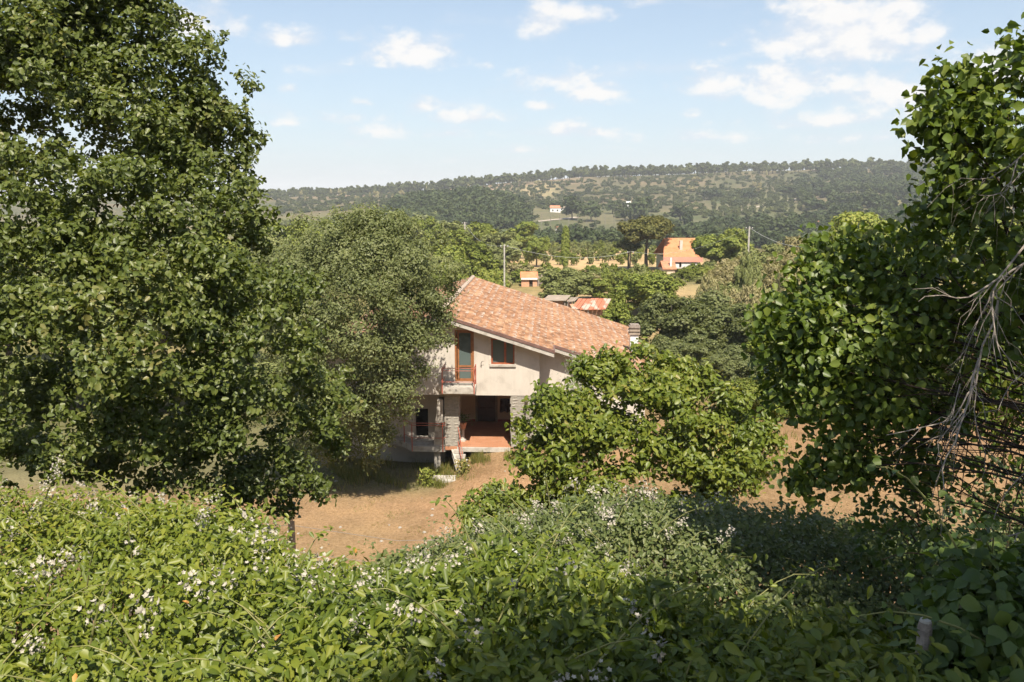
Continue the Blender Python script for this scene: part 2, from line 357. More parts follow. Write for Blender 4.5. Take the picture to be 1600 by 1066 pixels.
def ground(X, Y):
    X = np.atleast_1d(np.asarray(X, float)); Y = np.atleast_1d(np.asarray(Y, float)); X, Y = np.broadcast_arrays(X, Y)
    z = np.interp(Y, PY, PZ)
    # earth piled level with the porch floor, right part of the yard
    k = 1 / (1 + np.exp(-(X + 1.9) * 3.2)); dy = np.exp(-((np.maximum(34.6 - Y, 0)) / 3.4) ** 2) * np.exp(-(np.maximum(Y - 52, 0) / 6) ** 2)
    z = z + k * dy * np.clip(-.10 - z, 0, 2) * 1.0
    z = z - .30 * np.exp(-((X + 4) / 3) ** 2 - ((Y - 35) / 2.5) ** 2)
    z = z + 2.6 * np.exp(-((X - 32) / 17) ** 2 - ((Y - 92) / 22) ** 2) + 1.0 * np.exp(-((X - 12) / 7) ** 2 - ((Y - 88) / 14) ** 2)
    z = z + .12 * np.sin(X * .35 + 1) * np.sin(Y * .27) * np.clip((Y - 40) / 20, 0, 1)
    fz = far_z(X, Y); w = np.clip((Y - 250) / 50, 0, 1)
    z = z * (1 - w) + fz * w
    z = np.where(Y > 1060, z - (Y - 1060) * .10, z); z = np.maximum(z, -160)
    n = (np.sin(X*.021+Y*.013)+np.sin(X*.043-Y*.03+2)*.5+np.sin(X*.09+Y*.07)*.25) * 1.0
    return z + n * np.clip((Y - 420) / 300, 0, 1)
def gz(x, y): return float(ground(x, y)[0])

# terrain sheet
ys = np.concatenate([np.linspace(-60, 0, 12), np.linspace(1, 60, 130), np.geomspace(61, 1100, 230), np.geomspace(1130, 9000, 26)])
us = np.concatenate([np.linspace(-3, -.9, 14), np.linspace(-.85, .85, 240), np.linspace(.9, 3, 14)])
YY, UU = np.meshgrid(ys, us, indexing='ij'); XX = UU * (np.maximum(YY, 0) + 14)
ZZ = ground(XX, YY)
sn = lambda a, b, c: np.sin(XX * a + YY * b + c)
nz = (sn(.11,.07,0)+sn(-.05,.13,1)+sn(.23,-.19,2)*.6+sn(.31,.41,4)*.4)/3
nf = (sn(.05,.02,0)+sn(-.02,.045,1)+sn(.11,-.06,2)*.7+sn(.017,.03,3))/3
B = 800 + F * XX / np.maximum(YY, 1)
_, PYY, _ = project(np.stack([XX, YY, ZZ], -1))
col = np.zeros(XX.shape + (3,))
def paint(mask, c, c2=None, nn=nz):
    w = np.clip(mask, 0, 1)[..., None]; cc = np.array(c)
    if c2 is not None: k = np.clip(nn * .9 + .5, 0, 1)[..., None]; cc = cc * (1 - k) + np.array(c2) * k
    col[...] = col * (1 - w) + cc * w
sm = lambda x, a, b: np.clip((x - a) / (b - a), 0, 1)
paint(np.ones_like(XX), (.13,.12,.05), (.19,.155,.075))
paint(sm(YY, 13, 19) * (1 - sm(YY, 38, 46)), (0.255,0.162,0.089), (0.306,0.204,0.119))          # mown straw yard
paint(sm(YY, 2, 3) * (1 - sm(YY, 15, 18)), (.07,.06,.035), (.10,.085,.05))               # litter under the hedge
paint(sm(-XX, 2.2, 3.4) * sm(YY, 30.5, 32.5) * (1 - sm(YY, 45, 50)), (.20,.17,.10), (.13,.13,.06))
paint(sm(YY, 46, 60) * (1 - sm(YY, 120, 150)), (.12,.13,.045), (.27,.21,.10))
paint(np.exp(-((XX-30)/20)**2-((YY-92)/22)**2)*1.4, (.26,.21,.10), (.34,.27,.14))
paint(np.exp(-((XX-12)/6)**2-((YY-85)/14)**2)*1.3, (.33,.24,.13), (.38,.28,.16))
paint(sm(YY, 135, 160) * (1 - sm(YY, 262, 275)) * sm(XX, -16, -10) * (1 - sm(XX, 40, 48)), (.40,.285,.15), (.46,.34,.185))   # tilled orange soil of the orchard
paint(sm(YY, 268, 285), (.13,.135,.06), (.19,.165,.085))
paint(sm(YY, 430, 450) * (1 - sm(YY, 600, 640)) * sm(B, 780, 830) * (1 - sm(B, 1260, 1330)), (.095,.105,.05), (.14,.13,.075), nf)
paint(sm(YY, 610, 660) * (1 - sm(YY, 980, 1010)), (.085,.09,.045), (.15,.125,.075), nf)
paint(sm(YY, 900, 930) * (1 - sm(YY, 1000, 1010)) * sm(B, 460, 500)*(1-sm(B, 880, 950)), (.25,.185,.125), (.20,.155,.10), nf)
paint(sm(YY, 800, 840) * (1 - sm(YY, 940, 960)) * sm(B, 800, 820)*(1-sm(B, 860, 880)), (.27,.225,.125))
paint(sm(YY, 600, 640) * (1 - sm(YY, 760, 800)) * sm(B, 1090, 1120)*(1-sm(B, 1230, 1260)), (.10,.12,.055), (.15,.14,.08), nf)
paint(sm(YY, 1020, 1100), (.10,.12,.09))
rgba = np.concatenate([col, np.ones(XX.shape + (1,))], -1)
nr, nc = XX.shape; idx = np.arange(nr * nc).reshape(nr, nc)
q = np.stack([idx[:-1, :-1], idx[:-1, 1:], idx[1:, 1:], idx[1:, :-1]], -1).reshape(-1, 4)
m_ground, t, b = mat('ground_cover'); p = pos(t)
a = t.nodes.new('ShaderNodeAttribute'); a.attribute_name = 'cover'
n_a = noise(t, 9, 6, .7, p); n_b = noise(t, .6, 5, .6, p); n_c = noise(t, .06, 5, .6, p)
c = mixc(t, 1.0, a.outputs['Color'], ramp(t, n_a.outputs['Fac'], [(.3, (.62,.58,.52)), (.5, (.95,.95,.95)), (.7, (1.2,1.22,1.25))]), 'MULTIPLY')
c = mixc(t, 1.0, c, ramp(t, n_b.outputs['Fac'], [(.3, (.66,.66,.62)), (.5, (.98,.98,.98)), (.72, (1.18,1.16,1.12))]), 'MULTIPLY')
c = mixc(t, 1.0, c, ramp(t, n_c.outputs['Fac'], [(.35, (.8,.86,.8)), (.6, (1.08,1.02,1))]), 'MULTIPLY')
t.links.new(c, b.inputs['Base Color']); b.inputs['Roughness'].default_value = .95; b.inputs['Specular IOR Level'].default_value = .1
bump(t, b, n_a.outputs['Fac'], .8, .05)
g = link('ground', np_mesh('ground', np.stack([XX, YY, ZZ], -1).reshape(-1, 3), [q], {'cover': rgba.reshape(-1, 4)}, True), m_ground)
tag(g, kind='structure')
# blue hills at the horizon, far beyond the ridge
hb = MB(); xs = np.linspace(-9000, 9000, 90)
hz = [150 + 90*math.sin(x*.0007+1)+60*math.sin(x*.0019)+30*math.sin(x*.0051+2) for x in xs]
for i in range(len(xs)-1):
    for (ya, ka, yb, kb) in ((7000, 0, 7700, .7), (7700, .7, 8300, 1), (8300, 1, 9000, 0)):
        hb.poly([(xs[i], ya, -170+ka*(hz[i]+60)), (xs[i+1], ya, -170+ka*(hz[i+1]+60)), (xs[i+1], yb, -170+kb*(hz[i+1]+60)), (xs[i], yb, -170+kb*(hz[i]+60))])
tag(hb.build('distant_hills', plain('distant_slopes', (.07,.09,.05), (.12,.13,.07), .002, .95, .1, bmp=0), smooth=True), kind='structure')
# dirt road on the far slope
def ribbon(name, pts, w, mtl, lift=.25):
    rb = MB(); P = []
    for k in range(len(pts) - 1):
        for j in range(8):
            s = j / 8; P.append(Vector(((pts[k][0]*(1-s)+pts[k+1][0]*s), (pts[k][1]*(1-s)+pts[k+1][1]*s), 0)))
    for k in range(len(P)-1):
        d = (P[k+1]-P[k]).normalized(); nrm = Vector((-d.y, d.x, 0)) * w / 2
        rb.poly([(c.x, c.y, gz(c.x, c.y) + lift) for c in (P[k]-nrm, P[k]+nrm, P[k+1]+nrm, P[k+1]-nrm)])
    return tag(rb.build(name, mtl), kind='structure')
m_dirt = plain('dirt_road', (0.306,0.264,0.212), (0.391,0.340,0.281), .4, .95, .1, bmp=0)
def far_xy(px, Y): return ((px - 800) / F * Y, Y)
ribbon('dirt_road', [far_xy(755, 462), far_xy(790, 485), far_xy(830, 520), far_xy(870, 545), far_xy(905, 570)], 4.5, m_dirt, .3)
ribbon('farm_path', [far_xy(1135, 600), far_xy(1160, 640), far_xy(1235, 690), far_xy(1245, 760)], 3.5, m_dirt, .3)

# ------------------------------------------------------------------ haze
hz_m, t, b = mat('haze'); t.nodes.remove(b)
vp = t.nodes.new('ShaderNodeVolumePrincipled'); vp.inputs['Color'].default_value = (.92,.96,1,1); vp.inputs['Density'].default_value = .00023; vp.inputs['Anisotropy'].default_value = 0.0
t.links.new(vp.outputs[0], t.nodes['Material Output'].inputs['Volume'])
hzb = MB(); hzb.box(-30000, 30000, -200, 9400, -175, 130)
HAZE = True
if HAZE: tag(hzb.build('haze', hz_m), kind='stuff')

# ------------------------------------------------------------------ foliage tools
def unit(a): return a / np.maximum(np.linalg.norm(a, axis=-1, keepdims=True), 1e-9)
LIGHTWARD = np.array([.07, -.48, .87])
def rand_dir(n): return unit(rng.normal(size=(n, 3)))
def leaf_frames(n, out, up=.55, outw=.5, rnd=.6, droop=.35):
    nrm = unit(out * outw + LIGHTWARD * (up * 1.25) + rand_dir(n) * rnd)   # leaves turn towards the light
    d = rand_dir(n) + np.array([0, 0, -droop]); d = unit(d - nrm * (d * nrm).sum(-1, keepdims=True))
    return nrm, d
def leaf_geo(P, nrm, d, L_, asp, shape='diamond'):
    """returns verts (n,k,3) and face templates"""
    s = np.cross(nrm, d); L_ = np.asarray(L_)[:, None]; w = L_ * asp / 2
    if shape == 'diamond':
        V = np.stack([P - d*L_*.5, P + s*w - d*L_*.05 + nrm*w*.35, P + d*L_*.5, P - s*w - d*L_*.05 + nrm*w*.35], 1)
        return V, [np.array([[0,1,2],[0,2,3]])]
    if shape == 'fine':
        st = [(-.5,0,0),(-.34,.62,.0),(-.12,1.0,.0),(.14,.82,.02),(.36,.42,.07),(.54,0,.16)]
        rib = [P + d*L_*y - nrm*L_*c*1.1 for y, w_, c in st]; rt = [P + d*L_*(y-.03) + s*w*w_ + nrm*(w*w_*.36 - L_*c) for y, w_, c in st[1:5]]; lf = [P + d*L_*(y-.03) - s*w*w_ + nrm*(w*w_*.28 - L_*c) for y, w_, c in st[1:5]]
        V = np.stack(rib + rt + lf, 1)      # 0-5 rib, 6-9 right, 10-13 left
        return V, [np.array([[0,6,1],[0,1,10],[5,4,9],[5,13,4],[1,6,7],[1,7,2],[2,7,8],[2,8,3],[3,8,9],[3,9,4],[1,11,10],[1,2,11],[2,12,11],[2,3,12],[3,13,12],[3,4,13]])]
    # six-sided leaf, folded along the rib, tip curling down
    V = np.stack([P - d*L_*.5, P + s*w*.95 - d*L_*.22 + nrm*w*.32, P + s*w*.72 + d*L_*.18 + nrm*w*.15, P + d*L_*.52 - nrm*L_*.12,
                  P - s*w*.72 + d*L_*.18 + nrm*w*.15, P - s*w*.95 - d*L_*.22 + nrm*w*.32], 1)
    return V, [np.array([[0,1,2,3],[0,3,4,5]])]
def leaf_mesh(name, P, nrm, d, L_, asp, mtl, off, shape='diamond', tint=None):
    V, T = leaf_geo(P, nrm, d, L_, asp, shape); n, k = V.shape[:2]
    fs = [(T[0][None] + (np.arange(n) * k)[:, None, None]).reshape(-1, T[0].shape[1])]
    if tint is None: tint = rng.random(n)
    me = np_mesh(name, V.reshape(-1, 3) - np.array(off), fs, {'tint': np.repeat(tint, k)})
    me.materials.append(mtl); return me
def leaf_objects(root, P, nrm, d, L_, asp, mtl, n=300, shape='hex', name='leaf', maxd=1e9):
    """the n leaves that show largest become objects of their own; returns mask of the remaining ones"""
    px, py, dep = project(P); inf = (px > 0) & (px < 1600) & (py > 0) & (py < 1066) & (dep > .2)
    sc = np.where(inf, L_ / np.maximum(dep, .2), 0); order = np.argsort(-sc)[:n]
    prot = []
    for k in range(5):
        me = leaf_mesh(name, np.zeros((1,3)), np.array([[0,0,1.]]), np.array([[0,1.,0]]), np.array([1.]), asp * (.92 + .04*k), mtl, (0,0,0), 'fine', np.array([.1+.2*k])); prot.append(me)
    o0 = np.array(root.location)
    for j, i in enumerate(order):
        o = bpy.data.objects.new(name, prot[j % 5]); C.objects.link(o); o.parent = root
        x = np.cross(d[i], nrm[i]); Mx = Matrix(((x[0], d[i][0], nrm[i][0]), (x[1], d[i][1], nrm[i][1]), (x[2], d[i][2], nrm[i][2])))
        M4 = Mx.to_4x4() @ Matrix.Scale(float(L_[i]), 4); M4.translation = Vector((P[i] - o0).tolist()); o.matrix_local = M4
    keep = np.ones(len(P), bool); keep[order] = False
    return keep

def crown_points(blobs, spray_r, leaves_per, dens, inner=.45, flat=.8, sub=0):
    """blobs (n,6). sprays sit in the outer shell of each blob, leaves round each spray"""
    PP, OO = [], []
    total_area = sum((b[3]*b[4] + b[3]*b[5] + b[4]*b[5]) / 3 for b in blobs)
    if sub:
        nb = []
        for (cx, cy, cz, rx, ry, rz) in blobs:
            k = int(rng.integers(sub - 2, sub + 3)); u = rand_dir(k); rr = rng.uniform(.30, .52, k); q = rng.uniform(.5, 1.08, k)
            nb += [(cx+u[i,0]*rx*q[i], cy+u[i,1]*ry*q[i], cz+u[i,2]*rz*q[i], rx*rr[i], ry*rr[i], rz*rr[i]) for i in range(k)]
        blobs = nb; dens = dens * total_area / sum((b[3]*b[4] + b[3]*b[5] + b[4]*b[5]) / 3 for b in nb)
    for (cx, cy, cz, rx, ry, rz) in blobs:
        ns = max(3, int(dens * (rx*ry + rx*rz + ry*rz) / 3 / (spray_r ** 2)))
        u = rand_dir(ns); r = inner + (1 - inner) * rng.random(ns) ** .45
        # lumpy outline
        r *= 1 + .16*np.sin(u[:,0]*5+cx*3)*np.sin(u[:,1]*6+cy)+.12*np.sin(u[:,2]*7+cz*2+u[:,0]*4)
        sc = np.array([cx, cy, cz]) + u * r[:, None] * np.array([rx, ry, rz])
        sr = spray_r * rng.uniform(.6, 1.3, ns)
        o = rng.normal(size=(ns, leaves_per, 3)) * .5; o[..., 2] *= flat
        PP.append((sc[:, None] + o * sr[:, None, None]).reshape(-1, 3)); OO.append(np.repeat(u, leaves_per, 0) + unit(o.reshape(-1, 3)) * .6)
    return np.concatenate(PP), unit(np.concatenate(OO))
def bez(a, b, c, n):
    return [a*(1-t)**2 + b*2*t*(1-t) + c*t*t for t in [i/(n-1) for i in range(n)]]
def wood(mb, base, blobs, r0, fork=.4, lean=None, twigs=5, wob=.15, top=None, curl=.2, thin=1.0):
    """trunk with limbs reaching into every blob, and twigs"""
    base = Vector(base); cen = Vector(np.mean([b[:3] for b in blobs], 0).tolist())
    if top is None: top = Vector((cen.x*.75+base.x*.25, cen.y*.75+base.y*.25, cen.z))
    n = 9; P = []
    for i in range(n):
        t = i/(n-1); q = base.lerp(top, t); q += Vector((math.sin(t*5+base.x)*wob, math.cos(t*4+base.y)*wob, 0))*t
        P.append(q)
    mb.tube(P, [r0*(1.35 if i == 0 else 1-.75*i/(n-1)) for i in range(n)], 9)
    rnd = random.Random(int(base.x*10))
    for bl in blobs:
        c_ = Vector(bl[:3]); t = min(.95, max(fork, fork + (1-fork)*(c_.z - bl[5]*.8 - P[int(n*fork)].z) / max(.5, top.z - P[int(n*fork)].z)))
        s = P[min(n-1, int(t*(n-1)))]; midp = s.lerp(c_, .5) + Vector((rnd.uniform(-curl,curl), rnd.uniform(-curl,curl), rnd.uniform(.12-curl*.4,.12+curl)))*(c_-s).length*.5
        Q = bez(s, midp, c_, 7); rr = r0*(.42 if t < .7 else .3)*thin
        mb.tube(Q, [rr*(1-.75*i/6) for i in range(7)], 6)
        for k in range(twigs):
            u = Vector(rand_dir(1)[0].tolist()); e = c_ + Vector((u.x*bl[3], u.y*bl[4], u.z*bl[5]))*.9; s2 = Q[rnd.choice((3,4,5))]
            mb.tube(bez(s2, s2.lerp(e,.5)+Vector((0,0,.15)), e, 4), [rr*.28, rr*.2, rr*.12, rr*.05], 4, False)
def blobs_px(lst):
    """(px, py, Y, radius px, [flatten], [depth factor]) -> world blobs"""
    o = []
    for b in lst:
        p = at(b[0], b[1], b[2]); r = b[3] / F * b[2] * 1.02
        o.append((p[0], p[1], p[2], r, r*(b[5] if len(b) > 5 else .9), r*(b[4] if len(b) > 4 else .8)))
    return o
def make_tree(name, label, cat, base, blobs, r0, lm, leaf=.09, asp=.6, spray=.3, per=9, total=10000, bark=None, shape='diamond', group=None, inner=.45, fork=.35,
              wob=.15, objects=0, twigs=5, top=None, sub=9, curl=.2, thin=1.0, split=None, **kw):
    root = empty(name, base, label, cat, group)
    global rng
    keep = rng; rng = np.random.default_rng(sum(ord(c) * (i+3) for i, c in enumerate(label)))
    dens = total / per / (sum((b[3]*b[4] + b[3]*b[5] + b[4]*b[5]) / 3 for b in blobs) / spray ** 2)
    P, O = crown_points(blobs, spray, per, dens, inner, sub=sub)
    nrm, d = leaf_frames(len(P), O, **kw); Ls = leaf * rng.uniform(.65, 1.25, len(P))
    if objects:
        k = leaf_objects(root, P, nrm, d, Ls, asp, LM[lm], objects, shape); P, nrm, d, Ls = P[k], nrm[k], d[k], Ls[k]
    cr = link('crown', leaf_mesh('crown', P, nrm, d, Ls, asp, LM[lm], base, shape), None, root)
    if objects: cr['kind'] = 'stuff'
    mb = MB(); wood(mb, base, blobs[:split], r0, fork, twigs=twigs, wob=wob, top=top, curl=curl, thin=thin)
    if split: wood(mb, (base[0]+1.1, base[1]-1.6, gz(base[0]+1.1, base[1]-1.6)), blobs[split:], r0, .8, twigs=3, wob=.1, curl=.1, thin=.6, top=Vector((6.2, 1.6, 13.4))); mb.build('trunk', bark or m_bark, root, base, True)
    rng = keep
    return root, P

# ------------------------------------------------------------------ the house (local u right, v depth, w up)
HA = R(2.6); O0 = Vector(at(842, 699.6, 34.6).tolist()); O0.z = 0
eU = Vector((math.cos(HA), -math.sin(HA), 0)); eV = Vector((math.sin(HA), math.cos(HA), 0))
def hp(px, py, v):
    """house coordinates (u, w) of the ray (px, py) on the plane v"""
    d = Vector(at(px, py, 1.0).tolist()) - Vector((0, 0, H)); c0 = Vector((0, 0, H))
    t = (v - (c0 - O0).dot(eV)) / d.dot(eV); p = c0 + d * t
    return (p - O0).dot(eU), p.z
def U(px, v=0, py=600): return hp(px, py, v)[0]
def Wz(py, v=0, px=770): return hp(px, py, v)[1]
house = empty('country_house', O0, 'two storey house with low tiled gable roof, plastered walls and an open porch', 'house')
house.rotation_euler = (0, 0, -HA)
VF = -.62                                   # front edge of the roof
uA, wA = hp(684, 493, VF); SL = math.tan(R(17.6)); VB = 15.4; V2 = VF + 1.3
uStep = hp(866, 550, VF)[0]; uE = hp(1037, 592, V2)[0]; uL = uA - (uE - uA) * .62
def rw(u): return wA - abs(u - uA) * SL
TH = .20
# roof slab with stepped front
def slab(mb, outline, top, th):
    n = len(outline); b = len(mb.v)
    mb.v += [(u, v, top(u) - th) for u, v in outline] + [(u, v, top(u)) for u, v in outline]
    mb.f.append(tuple(b + i for i in reversed(range(n)))); mb.f.append(tuple(b+n+i for i in range(n)))
    for i in range(n): mb.f.append((b+i, b+(i+1)%n, b+n+(i+1)%n, b+n+i))
roof = MB(); slab(roof, [(uA, VF), (uStep, VF), (uStep, V2), (uE, V2), (uE, VB), (uA, VB)], rw, TH)
slab(roof, [(uL, VF), (uA-.001, VF), (uA-.001, VB), (uL, VB)], rw, TH)
roof_o = roof.build('roof', m_concrete, house)
fl = MB()   # brown metal flashing along the front edges and the step
def strip(mb, u0, u1, v0, v1):
    mb.hexa([(u0, v0, rw(u0)-.02), (u1, v0, rw(u1)-.02), (u1, v1, rw(u1)-.02), (u0, v1, rw(u0)-.02), (u0, v0, rw(u0)+.105), (u1, v0, rw(u1)+.105), (u1, v1, rw(u1)+.105), (u0, v1, rw(u0)+.105)])
strip(fl, uA, uStep+.03, VF-.03, VF+.02); strip(fl, uL, uA-.002, VF-.03, VF+.02); strip(fl, uStep-.03, uStep+.03, VF+.022, V2-.032); strip(fl, uStep+.032, uE+.03, V2-.03, V2+.02)
fl.build('flashing', m_brown, roof_o)
# tiles
EXP, TW, TL = .335, .205, .40
def tile_geo(seg=4):
    vs, fs, ed = [], [], []
    for (x, e, k) in ((0, 0, .84), (TL, 1, 1.0)):
        for i in range(seg + 1):
            a_ = math.pi * i / seg; vs.append((x, -math.cos(a_)*TW*.5*k, math.sin(a_)*.062*k + (.0 if e == 0 else .012))); ed.append(e)
    for i in range(seg + 1):
        a_ = math.pi * i / seg; vs.append((TL, -math.cos(a_)*TW*.5*.84, math.sin(a_)*.062*.7-.006)); ed.append(1)
    n = seg + 1
    for i in range(seg):
        fs.append((i, i+1, n+i+1, n+i)); fs.append((n+i, n+i+1, 2*n+i+1, 2*n+i))
    return np.array(vs), np.array(fs), np.array(ed, float)
tv, tf, te = tile_geo(); tile_me = np_mesh('roof_tile', tv, [tf[:, ::-1]], {'edge': te}); tile_me.materials.append(m_tile)
places = []
sl_a = math.atan(SL); nrow = int((uE - uA) / math.cos(sl_a) / EXP)
for side in (1, -1):
    lim = (uE - uA) if side == 1 else (uA - uL)
    for r in range(int(lim / math.cos(sl_a) / EXP) + 1):
        du = (r * EXP) * math.cos(sl_a); uu = uA + side * du
        if du + TL * math.cos(sl_a) > lim + .14: continue
        v = VF + .10 if side == -1 or (uu + TL*.9 < uStep) else V2 + .10
        while v < VB - .05:
            places.append((uu, v, rw(uu) + .03, side)); v += TW * 1.03
def tile_matrix(u, v, w, side):
    j = lambda s: random.uniform(-s, s)
    m = Matrix.Translation((u + j(.012), v + j(.008), w + j(.004)))
    if side == -1: m = m @ Matrix.Rotation(math.pi, 4, 'Z')
    return m @ Matrix.Rotation(sl_a + j(.02), 4, 'Y') @ Matrix.Rotation(j(.03), 4, 'Z')
places.sort(key=lambda p: (p[3] == -1, p[1]))
for p_ in places[:300]:
    o = bpy.data.objects.new('roof_tile', tile_me); C.objects.link(o); o.parent = roof_o; o.matrix_local = tile_matrix(*p_)
TVs, TFs, TEs = [], [], []
th4 = np.c_[tv, np.ones(len(tv))]
for i, p_ in enumerate(places[300:]):
    TVs.append((th4 @ np.array(tile_matrix(*p_)).T)[:, :3]); TFs.append(tf[:, ::-1] + i * len(tv)); TEs.append(te)
o = link('roof_tiles', np_mesh('roof_tiles', np.concatenate(TVs), [np.concatenate(TFs)], {'edge': np.concatenate(TEs)}), m_tile, roof_o); o['kind'] = 'stuff'
v = VF
while v < VB - .3:      # ridge tiles
    rg = MB(); n = 6
    for x, k in ((0, 1.0), (.42, .86)):
        for i in range(n+1):
            a_ = math.pi*i/n; rg.v.append((-math.cos(a_)*.15*k, x, math.sin(a_)*.11*k+.03))
    for i in range(n): rg.f.append((i, i+1, n+1+i+1, n+1+i))
    if v == VF:
        me_r = rg.mesh('ridge_tile', plain('ridge_tiles', (.42,.30,.22), (.60,.52,.44), 5, .9, .15))
    o = link('ridge_tile', me_r, None, roof_o, (uA, v, wA + .03)); v += .38

# walls
def wall_with_holes(mb, u0, u1, v, th, wbot, wtop, holes):
    """wtop(u) may slope; holes = (u0,u1,w0,w1) sorted by u, not overlapping"""
    cuts = [u0] + [x for h in holes for x in h[:2]] + [u1]
    def seg(a, b, lo, hi0, hi1):
        mb.hexa([(a,v,lo),(b,v,lo),(b,v+th,lo),(a,v+th,lo),(a,v,hi0),(b,v,hi1),(b,v+th,hi1),(a,v+th,hi0)])
    for i in range(0, len(cuts), 2): seg(cuts[i], cuts[i+1], wbot, wtop(cuts[i]), wtop(cuts[i+1]))
    for h in holes:
        if h[2] > wbot + .01: seg(h[0], h[1], wbot, h[2], h[2])
        seg(h[0], h[1], h[3], wtop(h[0]), wtop(h[1]))
wt = lambda u: rw(u) - TH - .003
LW = Wz(618)                                   # underside of the upper storey
dU0, dU1, dW0, dW1 = U(711), U(741), Wz(598), Wz(516)
wU0, wU1, wW0, wW1 = U(767.5), U(804), Wz(569.5), Wz(529)
w_ = MB(); uWL = U(560); 
wall_with_holes(w_, uA + .001, 0, 0, .3, LW, wt, [(dU0, dU1, dW0, dW1), (wU0, wU1, wW0, wW1)])
wall_with_holes(w_, uL + .5, uA, 0, .3, LW, wt, [])
w_.hexa([(-.3,.301,LW),(0,.301,LW),(0,1.299,LW),(-.3,1.299,LW),(-.3,.301,wt(-.3)),(0,.301,wt(0)),(0,1.299,wt(0)),(-.3,1.299,wt(-.3))])
w_.build('upper_wall', m_plaster, house)
w_ = MB(); uR = uE - .7
wall_with_holes(w_, 0.002, uR, 1.3, .3, -.9, wt, []); w_.box(uR-.3, uR, 1.602, VB-.7, -.9, wt(uR))
w_.box(0.002-.3, -.002, 1.3, VB-.7, -.9, wt(0)-.0)
w_.hexa([(uL+.8,VB-.9,-1.6),(uA,VB-.9,-1.6),(uA,VB-.6,-1.6),(uL+.8,VB-.6,-1.6),(uL+.8,VB-.9,wt(uL+.8)),(uA,VB-.9,wt(uA)),(uA,VB-.6,wt(uA)),(uL+.8,VB-.6,wt(uL+.8))])
w_.hexa([(uA+.002,VB-.9,-1.6),(uR,VB-.9,-1.6),(uR,VB-.6,-1.6),(uA+.002,VB-.6,-1.6),(uA+.002,VB-.9,wt(uA)),(uR,VB-.9,wt(uR)),(uR,VB-.6,wt(uR)),(uA+.002,VB-.6,wt(uA))])
w_.box(uL+.5, uL+.8, .302, VB-.6, -1.6, wt(uL+.5))
w_.build('side_wall', m_plaster, house)
# lower storey left of the porch, set back behind the terrace
vT = 1.45; w_ = MB(); bx0, bx1 = U(648, vT), U(668, vT)
wall_with_holes(w_, uL + .82, U(694, vT), vT, .25, -1.6, lambda u: LW - .002, [(bx0, bx1, Wz(683, vT), Wz(640, vT))])
w_.build('lower_wall', m_plaster, house)
wn = MB(); wn.box(bx0, bx1, vT+.12, vT+.16, Wz(683, vT), Wz(640, vT)); wn.build('window_shutter', m_black, house)
cl_ = MB(); cl_.box(U(694, vT)+.003, U(797, 4.1)+1.2, .302, 4.1, LW+.001, LW+.2); cl_.box(uL+.8, U(694, vT), .302, vT+.24, LW+.001, LW+.2); cl_.build('porch_ceiling', m_plaster, house)
# porch
pL, pR = U(717), U(797)
fo = MB(); fo.box(U(694)-.0, pR + 1.3, -.0, 4.1, -.16, 0.0); fo.build('porch_floor', m_floor, house)
fe = MB(); fe.box(U(717)-.1, pR, -.10, -.003, -.20, -.012); fe.build('porch_kerb', m_concrete, house)
bw = MB(); D0, D1 = U(745, 4.1), U(775, 4.1); dT = 2.15
wall_with_holes(bw, pL - 1.5, pR + 1.5, 4.1, .2, 0, lambda u: LW + .1, [(D0, D1, 0, dT)])
bw.box(pL - 1.5, pL - 1.3, 1.8, 4.098, 0, LW); bw.box(pR + 1.3, pR + 1.5, 1.6, 4.098, 0, LW); bw.build('porch_wall', m_inner, house)
sk = MB(); sk.box(pL-1.3, D0-.08, 4.07, 4.098, 0.003, .12); sk.box(D1+.08, pR+1.3, 4.07, 4.098, .003, .12); sk.build('skirting', m_redrail, house)
dr = empty('entrance_door', (0,0,0)); dr.parent = house
q_ = MB(); q_.box(D0+.03, D1-.03, 4.16, 4.2, .01, dT-.03); ed_ = q_.build('door_leaf', m_wooddark, dr)
for k in range(2):
    for j in range(3):
        q_ = MB(); a0 = D0+.10+k*(D1-D0-.1)/2; q_.box(a0, a0+(D1-D0)/2-.15, 4.135, 4.159, .15+j*.66, .67+j*.66); q_.build('door_panel', m_wooddark, dr)
q_ = MB(); q_.box(D0-.07, D0+.03, 4.05, 4.2, .003, dT+.05); q_.box(D1-.03, D1+.07, 4.05, 4.2, .003, dT+.05); q_.box(D0+.031, D1-.031, 4.05, 4.2, dT-.03, dT+.05); q_.build('door_frame', plain('grey_frame', (.20,.17,.14), (.28,.24,.2), 4), dr)
q_ = MB(); q_.tube([(D1-.16, 4.13, 1.0), (D1-.16, 4.07, 1.0), (D1-.26, 4.07, 1.0)], .014, 6); q_.build('door_handle', m_wire, dr)
